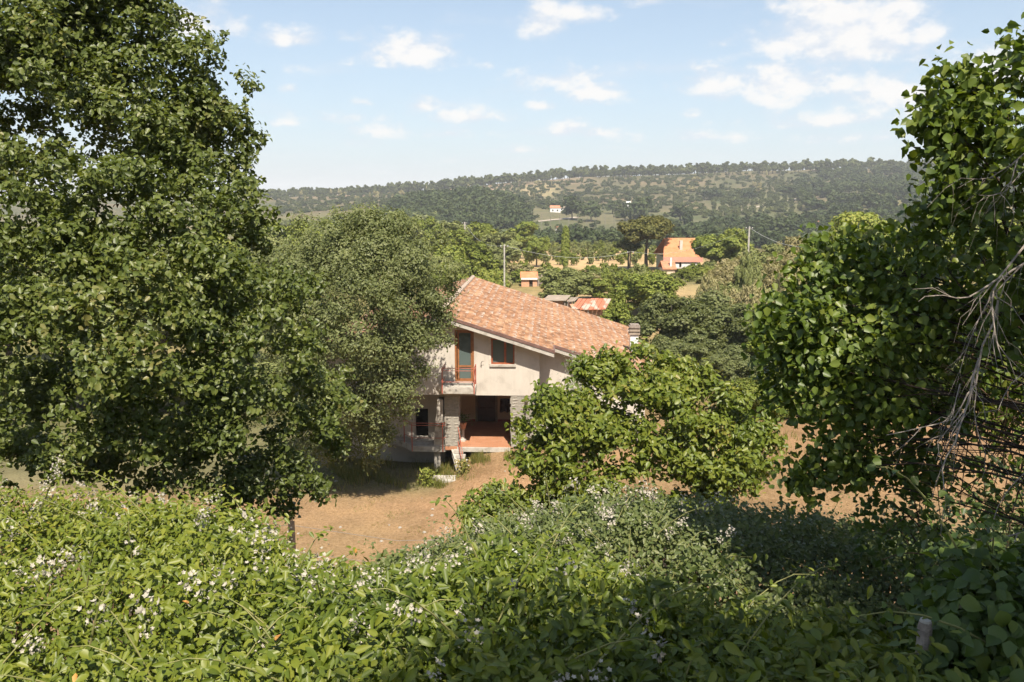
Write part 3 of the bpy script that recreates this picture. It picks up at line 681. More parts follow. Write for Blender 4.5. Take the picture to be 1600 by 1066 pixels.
# stone piers: every split stone its own piece
def pier(u0, u1, w0, w1, v0, v1, side_u=None, sgn=1):
    p_ = empty('stone_pier', (0, 0, 0)); p_.parent = house
    q_ = MB(); q_.box(u0+.04, u1-.04, v0+.045, v1, w0, w1); q_.build('mortar_core', m_mortar, p_)
    w = w0; row = 0; stones = []
    while w < w1 - .03:
        h = min(random.uniform(.115, .155), w1 - w); u = u0
        while u < u1 - .02:
            l = random.uniform(.22, .46); l = u1 - u if u + l > u1 - .12 else l; pr = random.uniform(0, .035)
            s = MB(); a0, a1, b0, b1 = u+.006, u+l-.006, w+.006, w+h-.008; e0 = random.uniform(-.02,.02) if u == u0 else 0; e1 = random.uniform(-.025,.03) if u+l >= u1-.001 else 0
            a0 += e0; a1 += e1
            s.hexa([(a0+.012, v0+.06, b0), (a1-.012, v0+.06, b0), (a1, v0+.25, b0), (a0, v0+.25, b0), (a0+.012, v0+.06, b1), (a1-.012, v0+.06, b1), (a1, v0+.25, b1), (a0, v0+.25, b1)])
            # rough split face
            b_ = len(s.v); mu = (a0+a1)/2 + random.uniform(-.05,.05); mw = (b0+b1)/2
            s.v += [(a0+.01, v0+.06, b0), (a1-.01, v0+.06, b0), (a1-.01, v0+.06, b1), (a0+.01, v0+.06, b1), (mu-.05, v0+.040-pr*.6, mw-.01), (mu+.06, v0+.036-pr*.6, mw+.015)]
            s.f += [(b_, b_+1, b_+5, b_+4), (b_+1, b_+2, b_+5), (b_+2, b_+3, b_+4, b_+5), (b_+3, b_, b_+4)]
            s.build('stone', m_stone, p_); u += l
        w += h; row += 1
    return p_
pier(U(693), pL, .002, LW-.004, -.02, 1.2); pier(pR, -.004, -.3, LW-.004, -.02, 1.25)
# concrete column carrying the balcony corner, slightly splayed
q_ = MB(); a0, a1, a2 = U(676,.1), U(692,.1), U(684,.1)
q_.hexa([(a0,.05,0.003),(a1,.05,0.003),(a1,.45,0.003),(a0,.45,0.003),(a2,-.1,LW-.2),(a1,-.1,LW-.2),(a1,.45,LW-.2),(a2,.45,LW-.2)]); q_.build('balcony_column', m_concrete, house)
# balcony
bl = empty('balcony', (0,0,0)); bl.parent = house; BV = -.82; B0, B1 = U(690, BV), U(742, BV); BW = Wz(607, BV); bwB = Wz(616, BV)
q_ = MB(); q_.box(B0, B1, BV, -.003, bwB, BW); q_.box(B0+.06, B1-.06, -.30, -.003, BW+.001, BW+.10); q_.build('balcony_slab', m_concrete, bl)
rT = Wz(576, BV); rM = Wz(580, BV); rL = Wz(597.5, BV)
q_ = MB(); a0, a1 = B0+.03, B1-.03; yv = BV-.03
for z in (rT, rM, rL): q_.tube([(a0, yv, z), (a1, yv, z)], .014, 6); q_.tube([(a1, yv, z), (a1, -.004, z)], .014, 6); q_.tube([(a0, yv, z), (a0, -.004, z)], .014, 6)
q_.build('railing', m_redrail, bl)
for (x, y) in ((a0, yv), (a1, yv), (a1, -.06)):
    q_ = MB(); q_.box(x-.02, x+.02, y-.02, y+.02, bwB if y == yv else BW, rT+.02); q_.build('railing_post', m_redrail, bl)
# balcony door
dd = empty('balcony_door', (0,0,0)); dd.parent = house; fv = .14
def frame(mb, u0, u1, w0, w1, t, v0, v1, mids=()):
    mb.box(u0, u0+t, v0, v1, w0, w1); mb.box(u1-t, u1, v0, v1, w0, w1); mb.box(u0+t+.001, u1-t-.001, v0, v1, w1-t, w1); mb.box(u0+t+.001, u1-t-.001, v0, v1, w0, w0+t)
    for (a, b_) in mids: mb.box(u0+t+.001, u1-t-.001, v0+.004, v1-.004, a, b_)
q_ = MB(); frame(q_, dU0+.001, dU1-.001, dW0+.001, dW1-.001, .075, .03, .20); q_.build('door_frame', m_wood, dd)
mid = dW0 + (dW1-dW0)*.30
q_ = MB(); frame(q_, dU0+.11, dU1-.078, dW0+.078, dW1-.078, .07, .10, .17, [(mid-.04, mid+.04)]); q_.build('door_sash', m_wood, dd)
q_ = MB(); q_.box(dU0+.181, dU1-.149, .13, .14, dW0+.149, mid-.041); q_.build('pane', m_glass, dd)
q_ = MB(); q_.box(dU0+.181, dU1-.149, .13, .14, mid+.041, dW1-.149); q_.build('pane', m_glass, dd)
q_ = MB(); q_.box(dU0+.002, dU0+.30, -.03, -.002, dW0+.05, dW1-.05)
# window
ww = empty('window', (0,0,0)); ww.parent = house
q_ = MB(); frame(q_, wU0+.001, wU1-.001, wW0+.001, wW1-.001, .065, .05, .20); q_.box((wU0+wU1)/2+.05, (wU0+wU1)/2+.14, .05, .2, wW0+.067, wW1-.067); q_.build('window_frame', plain('red_brown_wood', (.22,.06,.03), (.36,.11,.045), 8, .45, .4, bmp=.1), ww)
q_ = MB(); q_.box(wU0+.067, (wU0+wU1)/2+.048, .12, .13, wW0+.067, wW1-.067); q_.build('pane', m_glass, ww)
q_ = MB(); q_.box((wU0+wU1)/2+.142, wU1-.067, .12, .13, wW0+.067, wW1-.067); q_.build('pane', m_glass, ww)
q_ = MB(); q_.box(wU0-.06, wU1+.06, -.07, .045, wW0-.09, wW0-.002); q_.build('window_sill', m_concrete, ww)
m_trim = plain('rough_surround', (.44,.40,.34), (.55,.50,.43), 8, .9, .1, bmp=.4)
q_ = MB(); q_.box(wU0-.10, wU0-.004, -.014, -.002, wW0+.0, wW1+.04); q_.build('window_surround', m_trim, ww)
q_ = MB(); q_.box(wU1+.004, wU1+.10, -.014, -.002, wW0+.0, wW1+.04); q_.build('window_surround', m_trim, ww)
# drain pipe along the corner and iron wall hook
q_ = MB(); hx, hw_ = hp(753, 565, 0); q_.tube([(hx-.03, -.005, hw_-.25), (hx-.03, -.10, hw_-.05), (hx+.02, -.14, hw_+.04), (hx+.10, -.12, hw_+.03)], .013, 6); q_.build('wall_hook', m_darkiron, house)
# terrace
te_ = empty('terrace', (0,0,0)); te_.parent = house
def uv(px, v): return (U(px, v, 695), v)
ol = [uv(632, .55), uv(644, -.02), uv(693, -.02), uv(710, .42), (U(693.5), .60), (U(693.5), vT-.002), (U(600, vT), vT-.002)]
q_ = MB(); q_.prism(ol, -.25, 0.0); q_.build('terrace_slab', m_concrete, te_)
q_ = MB(); q_.box(U(650, .9), U(690, .9), .55, 1.0, .003, .10); q_.build('terrace_step', m_concrete, te_)
q_ = MB(); q_.box(U(677,.3), U(687,.3), .15, .55, -1.7, -.252); q_.build('terrace_pillar', m_concrete, te_)
rp = [uv(632, .52), uv(644, -.06), uv(692, -.06), uv(711, .36)]; tw = Wz(661.5, -.06, 670); lw2 = Wz(665, -.06, 670); bw2 = Wz(684.5, -.06, 670)
q_ = MB()
for z in (tw, lw2, bw2): q_.tube([(a, b, z) for a, b in rp], .014, 6)
q_.build('terrace_railing', m_redrail, te_)
for i, (a, b) in enumerate(rp + [uv(715, .3)]):
    q_ = MB(); q_.box(a-.018, a+.018, b-.018, b+.018, -.22 if i in (1, 2) else .0, tw + .02); q_.build('railing_post', m_redrail, te_)
# stair slab falling towards the yard with its own red rail
s0 = uv(700, -.05); q_ = MB(); sa, sb = U(704, 0), U(717, 0)
q_.hexa([(sa,.0,-.30),(sb+.02,-.95,-1.10),(sb+.02,-.95,-1.10),(sa,.4,-.45),(sa,-.05,-.12),(sb+.12,-1.0,-.98),(sb+.5,-.8,-.98),(sa+.35,.3,-.12)]); q_.build('stair_slab', m_concrete, te_)
for k in range(5):
    f0 = k/5; q_ = MB(); cu, cv, cz = sa+.12+(sb-sa+.15)*f0, -.02-.85*f0, -.12-.86*f0
    q_.box(cu, cu+.42, cv-.17, cv+.02, cz-.14, cz+.01+.0); q_.build('step', m_concrete, te_)
q_ = MB(); r0_, r1_ = (U(712), .25, tw+.02), (U(722), -.9, -.15)
q_.tube([r0_, (U(719), -.35, .55), (U(725), -.9, -.05)], .014, 6); q_.tube([(U(712), .25, bw2), (U(724), -.85, -.45)], .014, 6)
for k in (.0, .5, 1.0):
    uu_ = U(714)*(1-k)+U(724)*k; q_.tube([(uu_, .2-1.05*k, -.1-.75*k), (uu_, .2-1.05*k, tw-.9*k)], .015, 6)
q_.build('stair_railing', m_redrail, te_)
# chimney
def roof_hit(px, py):
    d = Vector(at(px, py, 1.0).tolist()) - Vector((0,0,H)); c0 = Vector((0,0,H)) - O0
    du, dv = d.dot(eU), d.dot(eV); cu, cv = c0.dot(eU), c0.dot(eV)
    t = (wA + SL*uA - SL*cu - c0.z - 0) / (d.z + SL*du)
    return cu + t*du, cv + t*dv
cu, cv = roof_hit(990, 552); Yc = cv + 34.6; pxm = Yc / F
ch = empty('chimney', (cu, cv, rw(cu))); ch.parent = roof_o; cw = 6.3*pxm; chh = 30*pxm
q_ = MB(); q_.box(-cw, cw, -cw, cw, -.5, chh); q_.build('chimney_stack', m_white, ch)
for k in range(3):
    z = chh + .02 + k*.17; q_ = MB(); e = cw*(1.35 - .0*k)
    q_.box(-e, e, -e, e, z, z+.09); q_.box(-e*.8, e*.8, -e*.8, e*.8, z+.091, z+.169); q_.build('chimney_cap', m_greyroof if k < 2 else m_post, ch)
# rusty railing and tray of the side terrace
q_ = MB(); rv = .7; c0_ = lambda px, py: (hp(px, py, rv)[0], rv, hp(px, py, rv)[1])
q_.tube([c0_(846, 622), c0_(875, 624)], .03, 6); q_.tube([c0_(846, 630), c0_(880, 632)], .02, 6); q_.tube([c0_(848, 609), c0_(868, 628)], .02, 6); q_.tube([c0_(850, 616), c0_(850, 640)], .02, 6); q_.tube([c0_(868, 622), c0_(868, 645)], .02, 6)
q_.box(c0_(846,0)[0], c0_(880,0)[0], rv+.02, 1.28, Wz(634, rv), Wz(631, rv)); q_.build('side_railing', m_rust, house)
q_ = MB(); q_.box(.01, 2.2, .5, 1.28, -.9, Wz(640, rv)); q_.build('side_terrace', m_concrete, house)

def put(name, label, cat, u, v, w):
    p_ = O0 + eU*u + eV*v; return empty(name, (p_.x, p_.y, w), label, cat)
# lantern on the pier
lt = put('wall_lantern', 'small dark wall lantern with a rusty bracket on the right stone pier of the porch', 'lantern', *[hp(822, 630, -.12)[0]], -.12, hp(822, 632, -.12)[1])
q_ = MB(); q_.box(-.045, .045, .0, .12, .02, .34); q_.tube([(0,.02,.30),(0,-.04,.34),(0,-.04,.22)], .012, 5); q_.build('bracket', m_rust, lt)
q_ = MB(); q_.hexa([(-.045,-.085,-.2),(.045,-.085,-.2),(.045,.0,-.2),(-.045,.0,-.2),(-.075,-.11,.12),(.075,-.11,.12),(.075,.0,.12),(-.075,.0,.12)]); q_.hexa([(-.09,-.12,.121),(.09,-.12,.121),(.09,.0,.121),(-.09,.0,.121),(-.015,-.06,.21),(.015,-.06,.21),(.015,-.04,.21),(-.015,-.04,.21)]); q_.build('lantern_body', m_darkiron, lt)
# dark coat hanging on the porch wall
ct = put('hanging_cloth', 'dark cloth hanging on the inner porch wall right of the entrance door', 'cloth', U(789, 4.05), 4.04, Wz(632, 4.05))
q_ = MB(); n = 12
for i in range(n+1):
    x = -.26+.52*i/n; q_.v += [(x, -.02-.03*math.sin(i*1.7), -.36-.04*math.sin(i*.9)), (x*.9, -.03-.02*math.sin(i*1.7+1), .28), (x, .045, -.36-.04*math.sin(i*.9)), (x*.9, .045, .28)]
for i in range(n):
    b_ = i*4; q_.f += [(b_, b_+4, b_+5, b_+1), (b_+2, b_+3, b_+7, b_+6), (b_+1, b_+5, b_+7, b_+3), (b_, b_+2, b_+6, b_+4)]
o = q_.build('cloth', m_wooddark, ct, smooth=True)
# planter with dark shrub by the left pier
pl_ = put('potted_plant', 'dark potted plant on a pedestal beside the left stone pier in the porch', 'plant', U(722, .9), .9, 0.0)
q_ = MB(); q_.tube([(0,0,.0),(0,0,.08),(0,0,.1),(0,0,.5),(0,0,.55)], [.17,.16,.09,.08,.15], 10); q_.build('pedestal', m_concrete, pl_)
q_ = MB(); q_.tube([(0,0,.551),(0,0,.85)], [.13,.2], 10); q_.build('pot', m_tilefar2, pl_)
P = rng.normal(size=(160,3))*np.array([.16,.16,.13])+np.array([0,0,1.05]); nrm, d = leaf_frames(160, unit(P-np.array([0,0,1.])))
link('foliage', leaf_mesh('foliage', P, nrm, d, np.full(160,.11), .4, LM['ivy'], (0,0,0)), None, pl_)

# ------------------------------------------------------------------ near and middle trees
def onground(px, Y): X = (px-800)/F*Y; return (X, Y, gz(X, Y))
# elm in front of the house's left part
eb = blobs_px([(560,372,31,62),(620,375,31.2,55),(500,385,31.5,60),(660,420,30.8,50),(590,430,30,70),(520,450,31,70),(675,480,30.5,42),(640,510,29.8,55),(565,520,29,75),(490,520,30.5,70),
   (645,560,29.8,44),(682,535,30,18),(684,470,30.4,20),(600,590,29.2,50),(545,600,29.5,60),(628,605,29.8,34),(500,610,30.5,60),(585,645,29.6,40),(545,665,30,40),(618,648,30.2,22),(455,420,32,60),(440,500,32,70),(455,600,32,60),(690,450,31.5,26),(575,345,31.5,30),(535,350,32,28),(625,348,31.5,24),(480,360,32,30),(600,480,28.6,50),(520,470,29,50),(658,522,29.4,30),(590,560,28.6,45),(640,450,29.6,45),(600,400,30,45),(690,500,30.6,20),(590,680,30,28),(580,690,31,36),(520,680,31.5,44),(480,560,31,60),(450,660,32,56),(540,620,29,45),(470,470,30,60)])
b = onground(563, 32.2)
make_tree('elm_tree', 'dense grey green elm growing against the left side of the tiled house', 'tree', b, eb, .27, 'elm', leaf=.125, asp=.52, spray=.26, per=12, total=120000, bark=m_bark, fork=.3, inner=.5, droop=.1, up=.4, outw=.85, rnd=.5)
# persimmon in front of the porch
pb = blobs_px([(975,592,22,36),(1060,612,22.3,36),(925,600,22,40),(1010,620,21.5,50),(880,640,21.5,45),(1115,635,22,42),(950,660,21,50),(1150,670,22,45),(1085,680,21,48),(862,655,22,32),
   (838,690,21.5,26),(1175,700,22,34),(900,710,20.6,48),(1010,700,20.8,40),(840,745,21,38),(1140,730,21,48),(1070,750,20.6,40),(960,745,20.4,44),(890,770,20.4,42),(1175,740,22,34),(830,775,21,36),
   (962,572,22.5,20),(1030,575,22.5,20),(1090,598,22.5,22),(815,665,22,12),(818,715,22,18),(1190,670,22.3,20),(1000,552,22.4,13),(948,556,22.4,14),(915,572,22.4,13),(1040,568,22.4,14),(1105,585,22.3,14),(1150,622,22.3,15),(868,618,22.2,14),(1205,690,22.2,16),(1070,572,22.5,12),(930,800,20.8,34),(1000,800,20.6,36),(1060,800,20.6,34),(1120,780,20.8,34),(860,800,20.8,28),(905,660,21,40),(1040,640,20.8,44),(1100,740,20.4,40),(940,580,22.3,22)])
b = onground(1000, 21.8)
make_tree('persimmon_tree', 'broad low fruit tree with large bright yellow green leaves in front of the porch', 'tree', b, pb, .16, 'persimmon', leaf=.17, asp=.58, spray=.26, per=7, total=32000, rnd=.8, bark=m_bark, shape='hex', fork=.2, wob=.3, inner=.5, droop=.5, objects=300, top=V3(1018, 640, 21.8))
# small shoots at the left foot of it
sb_ = blobs_px([(760,790,19,26),(745,815,18.5,22),(785,800,18.5,28),(770,770,19.3,14),(735,800,18.8,12)])
make_tree('sapling', 'young leafy sapling standing in the straw just left of the broad fruit tree', 'sapling', onground(760, 18.8), sb_, .03, 'persimmon', leaf=.14, asp=.55, spray=.24, per=8, total=1300, shape='hex', fork=.1)
# olive behind it
make_tree('olive_tree', 'small silvery grey olive tree between the house wall and the broad fruit tree', 'tree', onground(925, 30), blobs_px([(925,580,30,34),(905,615,30,30),(950,590,30,26),(885,650,30,26),(930,640,29.5,34)]), .1, 'olive', leaf=.10, asp=.3, spray=.3, per=12, total=7000)
# big oak on the left
ob = blobs_px([(190,30,12,95),(90,60,11,110),(20,130,12,110),(240,110,11.5,90),(150,140,10.8,80),(310,150,12,75),(350,210,12,70),(380,280,12.2,58),(300,240,11.2,80),(60,250,10.5,60),
  (120,280,9.8,80),(215,310,9.8,80),(20,340,9.8,80),(290,350,10.2,80),(370,350,11.5,60),(60,430,9.4,90),(160,430,9.2,95),(260,440,9.4,95),(345,440,10,80),(415,450,11,60),(20,520,9.4,80),(120,530,9,90),
  (230,540,9,95),(330,550,9.2,90),(420,540,10,70),(470,560,11,50),(480,620,11,55),(510,650,11.5,46),(60,620,9.6,80),(160,650,9.6,75),(280,650,9.6,80),(380,650,9.8,75),(450,690,10.6,55),(420,740,10.6,50),
  (340,730,10.2,65),(470,760,10.8,40),(250,730,10.5,60),(30,720,10,60),(380,780,10.8,34),(-60,100,12,120),(-80,300,11,130),(-90,500,10.5,130),(-60,680,10.5,90),(-40,-60,12,130),(120,-60,12,110),(240,-30,12,60),
  (460,450,11.6,38),(510,600,11.8,34),(150,740,10.8,45),(440,790,11,22),(520,690,11.6,30),(255,60,12.4,50),(100,180,12.6,60),(200,200,12.4,60),(20,60,11.4,80),(300,190,12.2,50),(100,110,11.6,70),(180,90,11.6,60),(250,190,12,50),(60,360,10.4,70),(150,390,10,70),(240,270,11,60),(330,300,11,60),(20,260,11.5,50),(80,600,10,70),(180,700,10.4,60),(90,700,10.4,60),(290,690,10.2,60),(350,640,10,60),(200,600,9.6,70)])
b = onground(-60, 12.3)
make_tree('oak_tree', 'tall spreading oak with dense dark green crown filling the left of the view', 'tree', b, ob, .34, 'oak', leaf=.074, asp=.72, spray=.12, per=11, total=125000, rnd=.8, bark=m_barkd, fork=.15, inner=.35, wob=.3, objects=300, shape='hex', twigs=7, top=V3(110, 150, 12))
# right tree: large heart-shaped leaves
rb_ = blobs_px([(1330,430,8.2,70),(1260,470,8,55),(1400,450,7.8,75),(1230,500,8,40),(1290,520,7.6,70),(1380,540,7.2,75),(1240,560,7.8,50),(1310,600,7.3,65),(1400,620,7,60),(1270,640,7.6,50),(1350,680,7.2,60),(1290,710,7.4,42),
  (1260,750,7.6,26),(1330,740,7.5,34),(1210,500,8.2,28),(1225,600,8,34),(1350,385,8.6,40),(1420,385,8.2,40),(1488,210,7,42),(1510,180,7,50),(1500,150,7.2,32),(1560,130,7,50),(1530,240,6.8,46),(1580,200,6.6,56),
  (1500,290,6.8,38),(1560,310,6.6,56),(1500,350,7,55),(1470,400,7.2,55),(1570,400,6.4,66),(1625,70,7,30),(1462,190,7,24),(1500,120,7.2,24),(1640,125,6.8,60),(1660,250,6.2,80),(1650,420,6,80),(1590,520,6.6,60),(1480,480,7.6,60),
  (1680,560,6,80),(1470,330,7.4,20),(1690,30,7,50),(1440,560,7.6,60),(1500,560,7.9,60),(1560,600,8.2,55),(1470,640,7.7,50),(1400,700,7.6,50),(1450,740,7.9,40),(1540,480,7.4,55),(1540,420,7.2,50),(1620,650,8,50),(1380,480,8.4,60),(1480,235,7.3,34),(1495,165,7.4,30),(1330,560,8,60),(1280,500,9,60),(1350,480,9.2,70),(1300,590,9,60),(1380,620,9,60),(1440,500,9,60),(1250,560,8.8,40),(1420,580,8.6,60),(1500,620,9,50),(1570,560,9,60),(1560,660,9.2,45),(1500,520,8.8,60),(1620,590,9,60),(1330,650,8.6,45),(1240,530,8,44),(1270,430,8.6,40)])
nvis = len(rb_)
# crown continues overhead and behind the viewpoint, out of the frame; its shade falls on the hedge
rb_ += [(5.2,3.0,13.2,1.6,1.6,1.2),(3.8,1.2,13.6,1.6,1.5,1.0),(5.5,.5,14,1.8,1.8,1.2),(2.6,0.0,13.9,1.4,1.4,.9),(4.2,-1.5,14.8,1.8,1.8,1.2),(2.2,-1.9,15,1.6,1.5,1.0),(6.8,1.5,13,1.6,2,1.6),(1.2,-.8,14.2,1.1,1.2,.8),
        (3.3,2.1,13.3,1.0,1.0,.7),(1.8,1.0,13.0,1.1,1.1,.7),(.6,-2.6,15.5,1.2,1.2,.8)]
b = (6.2, 4.6, gz(6.2, 4.6))
make_tree('lime_tree', 'tree with large heart shaped leaves filling the right edge of the view', 'tree', b, rb_, .13, 'lime', leaf=.082, asp=.80, spray=.22, per=8, total=85000, rnd=.75, bark=m_barkd, shape='hex', fork=.25, inner=.4, wob=.2, objects=300, droop=.9, up=.4, twigs=3, curl=.6, thin=.32, split=nvis)

# dead branches on the right
dt = empty('dead_branches', (6.6, 6.2, gz(6.6, 6.2)), 'bleached leafless dead branches hanging among the leaves at the right edge', 'dead tree')
RR = random.Random(5)
def twig(mb, pts, r0, depth=2):
    mb.tube(pts, [r0*(1-.72*i/(len(pts)-1)) for i in range(len(pts))], 5)
    if depth:
        for i in range(1, len(pts)):
            for _ in range(2 if depth == 2 else 1):
                if RR.random() < .42:
                    p = pts[i-1].lerp(pts[i], RR.random()); d = (pts[i]-pts[i-1]).normalized() + Vector((RR.uniform(-.9,.7), RR.uniform(-.5,.3), RR.uniform(-.9,.4)))
                    l = RR.uniform(.12, .34); d = d.normalized(); q = [p, p+d*l*.5+Vector((0,0,RR.uniform(-.03,.03))), p+d*l+Vector((RR.uniform(-.05,.05),0,-.05))]
                    twig(mb, q, r0*.42, depth-1)
DB = [[(1640,330),(1600,385),(1560,435),(1525,458),(1495,466),(1462,462)], [(1640,395),(1600,412),(1560,440),(1550,475),(1555,520),(1565,560)], [(1600,412),(1545,470),(1520,520),(1500,580)],
      [(1560,470),(1535,540),(1525,600),(1512,615),(1490,655),(1440,668),(1385,680)], [(1530,560),(1515,620),(1500,665),(1478,715),(1475,760),(1484,802)], [(1520,610),(1500,650),(1465,690),(1462,720)], [(1520,580),(1522,640),(1532,690),(1540,712)],
      [(1640,225),(1600,240),(1560,270),(1530,280),(1500,278)], [(1590,250),(1580,285),(1562,302)], [(1650,250),(1605,262),(1570,300),(1530,305)],
      [(1650,815),(1600,832),(1565,840),(1542,838)], [(1590,834),(1582,860),(1575,875)], [(1650,700),(1600,740),(1560,790),(1555,806)], [(1500,600),(1490,640),(1480,660)], [(1620,560),(1580,600),(1560,640),(1540,645)]]
for i, pl in enumerate(DB):
    q_ = MB(); n = len(pl); Yd = 5.6 + .15*(i % 4); pts = [V3(x, y, Yd - .12*k + RR.uniform(-.03,.03)) for k, (x, y) in enumerate(pl)]
    fine = []
    for a, b in zip(pts, pts[1:]): fine += [a, a.lerp(b, .5) + Vector((RR.uniform(-.015,.015), RR.uniform(-.02,.02), RR.uniform(-.015,.015)))]
    twig(q_, fine + [pts[-1]], (.0085 if i in (0,1,3,4,10) else .005), 2); q_.build('branch', m_dead, dt, dt.location)
q_ = MB(); q_.tube([dt.location, V3(1700, 800, 6), V3(1690, 500, 5.9), V3(1660, 300, 5.8), V3(1650, 150, 6)], [.09,.07,.05,.035,.02], 8); q_.build('stem', m_dead, dt, dt.location)
# dark arching stems behind
ts = empty('stem_thicket', (5.4, 8, gz(5.4, 8)), 'dark thicket of thin brown arching stems under the heart leaved tree', 'thicket'); q_ = MB()
for i in range(46):
    x0 = RR.uniform(1470, 1700); y0 = RR.uniform(470, 590); x1 = x0 + RR.uniform(-90, 30); y1 = RR.uniform(690, 880); Yd = RR.uniform(8, 9.6)
    p0, p2 = V3(x0, y0, Yd), V3(x1, y1, Yd + RR.uniform(-.4, .5)); p1 = p0.lerp(p2, .4) + Vector((RR.uniform(-.7,.5), 0, RR.uniform(0,.3)))
    q_.tube(bez(p0, p1, p2, 7), [.010*(1-.1*k) for k in range(7)], 5)
for i in range(150):
    x0 = RR.uniform(1400, 1660); y0 = RR.uniform(560, 880); Yd = RR.uniform(7, 9); p0 = V3(x0, y0, Yd); dv = Vector((RR.uniform(-.5,.5), RR.uniform(-.2,.2), RR.uniform(-.4,.4)))
    q_.tube(bez(p0, p0+dv*.5+Vector((0,0,.08)), p0+dv, 4), [.007,.006,.004,.002], 4)
q_.build('stems', m_stem, ts, ts.location)
P = at(rng.uniform(1330,1660,2600), rng.uniform(715,900,2600), rng.uniform(7.2,9.6,2600)); P = P[(np.sin(P[:,0]*7)+np.sin(P[:,2]*9+P[:,1]*2)) > -.5]
nrm, d = leaf_frames(len(P), rand_dir(len(P))); o = link('foliage', leaf_mesh('foliage', P, nrm, d, rng.uniform(.05,.10,len(P)), .7, LM['ivy'], ts.location, 'hex'), None, ts); o['kind'] = 'stuff'

# ------------------------------------------------------------------ hedges
def lump(P, a=1.0):
    x, y = P[:, 0], P[:, 1]
    return a*(np.sin(x*2.3+y*1.1)*.35+np.sin(x*4.1-y*3.3+1)*.25+np.sin(x*1.1+y*5.2+2)*.2+np.sin(x*7.7+y*6.1)*.14)
def hedge_surface(cols, u, v):
    """cols: {px: [(py, Y) x m]}; returns the points"""
    xs = sorted(cols); m = len(cols[xs[0]])
    A = np.array([[cols[x][j] for j in range(m)] for x in xs], float)    # (nx, m, 2)
    t = v * (m - 1); j = np.clip(t.astype(int), 0, m - 2); w = t - j
    def gi(c): 
        tab = np.stack([np.interp(u, xs, A[:, k, c]) for k in range(m)], 0)
        return np.take_along_axis(tab, j[None], 0)[0]*(1-w) + np.take_along_axis(tab, (j+1)[None], 0)[0]*w
    return at(u, gi(0), gi(1))
FL = []
for k in range(4):     # bramble flower cluster meshes
    q_ = MB(); rr_ = random.Random(k)
    for i in range(20):
        c = Vector((rr_.gauss(0,.026), rr_.gauss(0,.026), rr_.uniform(-.035,.06))); d = Vector((rr_.uniform(-.7,.7), rr_.uniform(-1,.3), rr_.uniform(.1,1))).normalized()
        a_ = d.cross(Vector((0,0,1.01))).normalized(); b_ = d.cross(a_); r = rr_.uniform(.007,.0125)
        for pt in range(5):
            t0 = pt*2*math.pi/5; e = a_*math.cos(t0)+b_*math.sin(t0); s_ = a_*-math.sin(t0)+b_*math.cos(t0)
            q_.poly([c, c+e*r*.6+s_*r*.42+d*.003, c+e*r*1.15+d*.005, c+e*r*.6-s_*r*.42+d*.003])
    FL.append(q_.mesh('flower_cluster', m_flower))
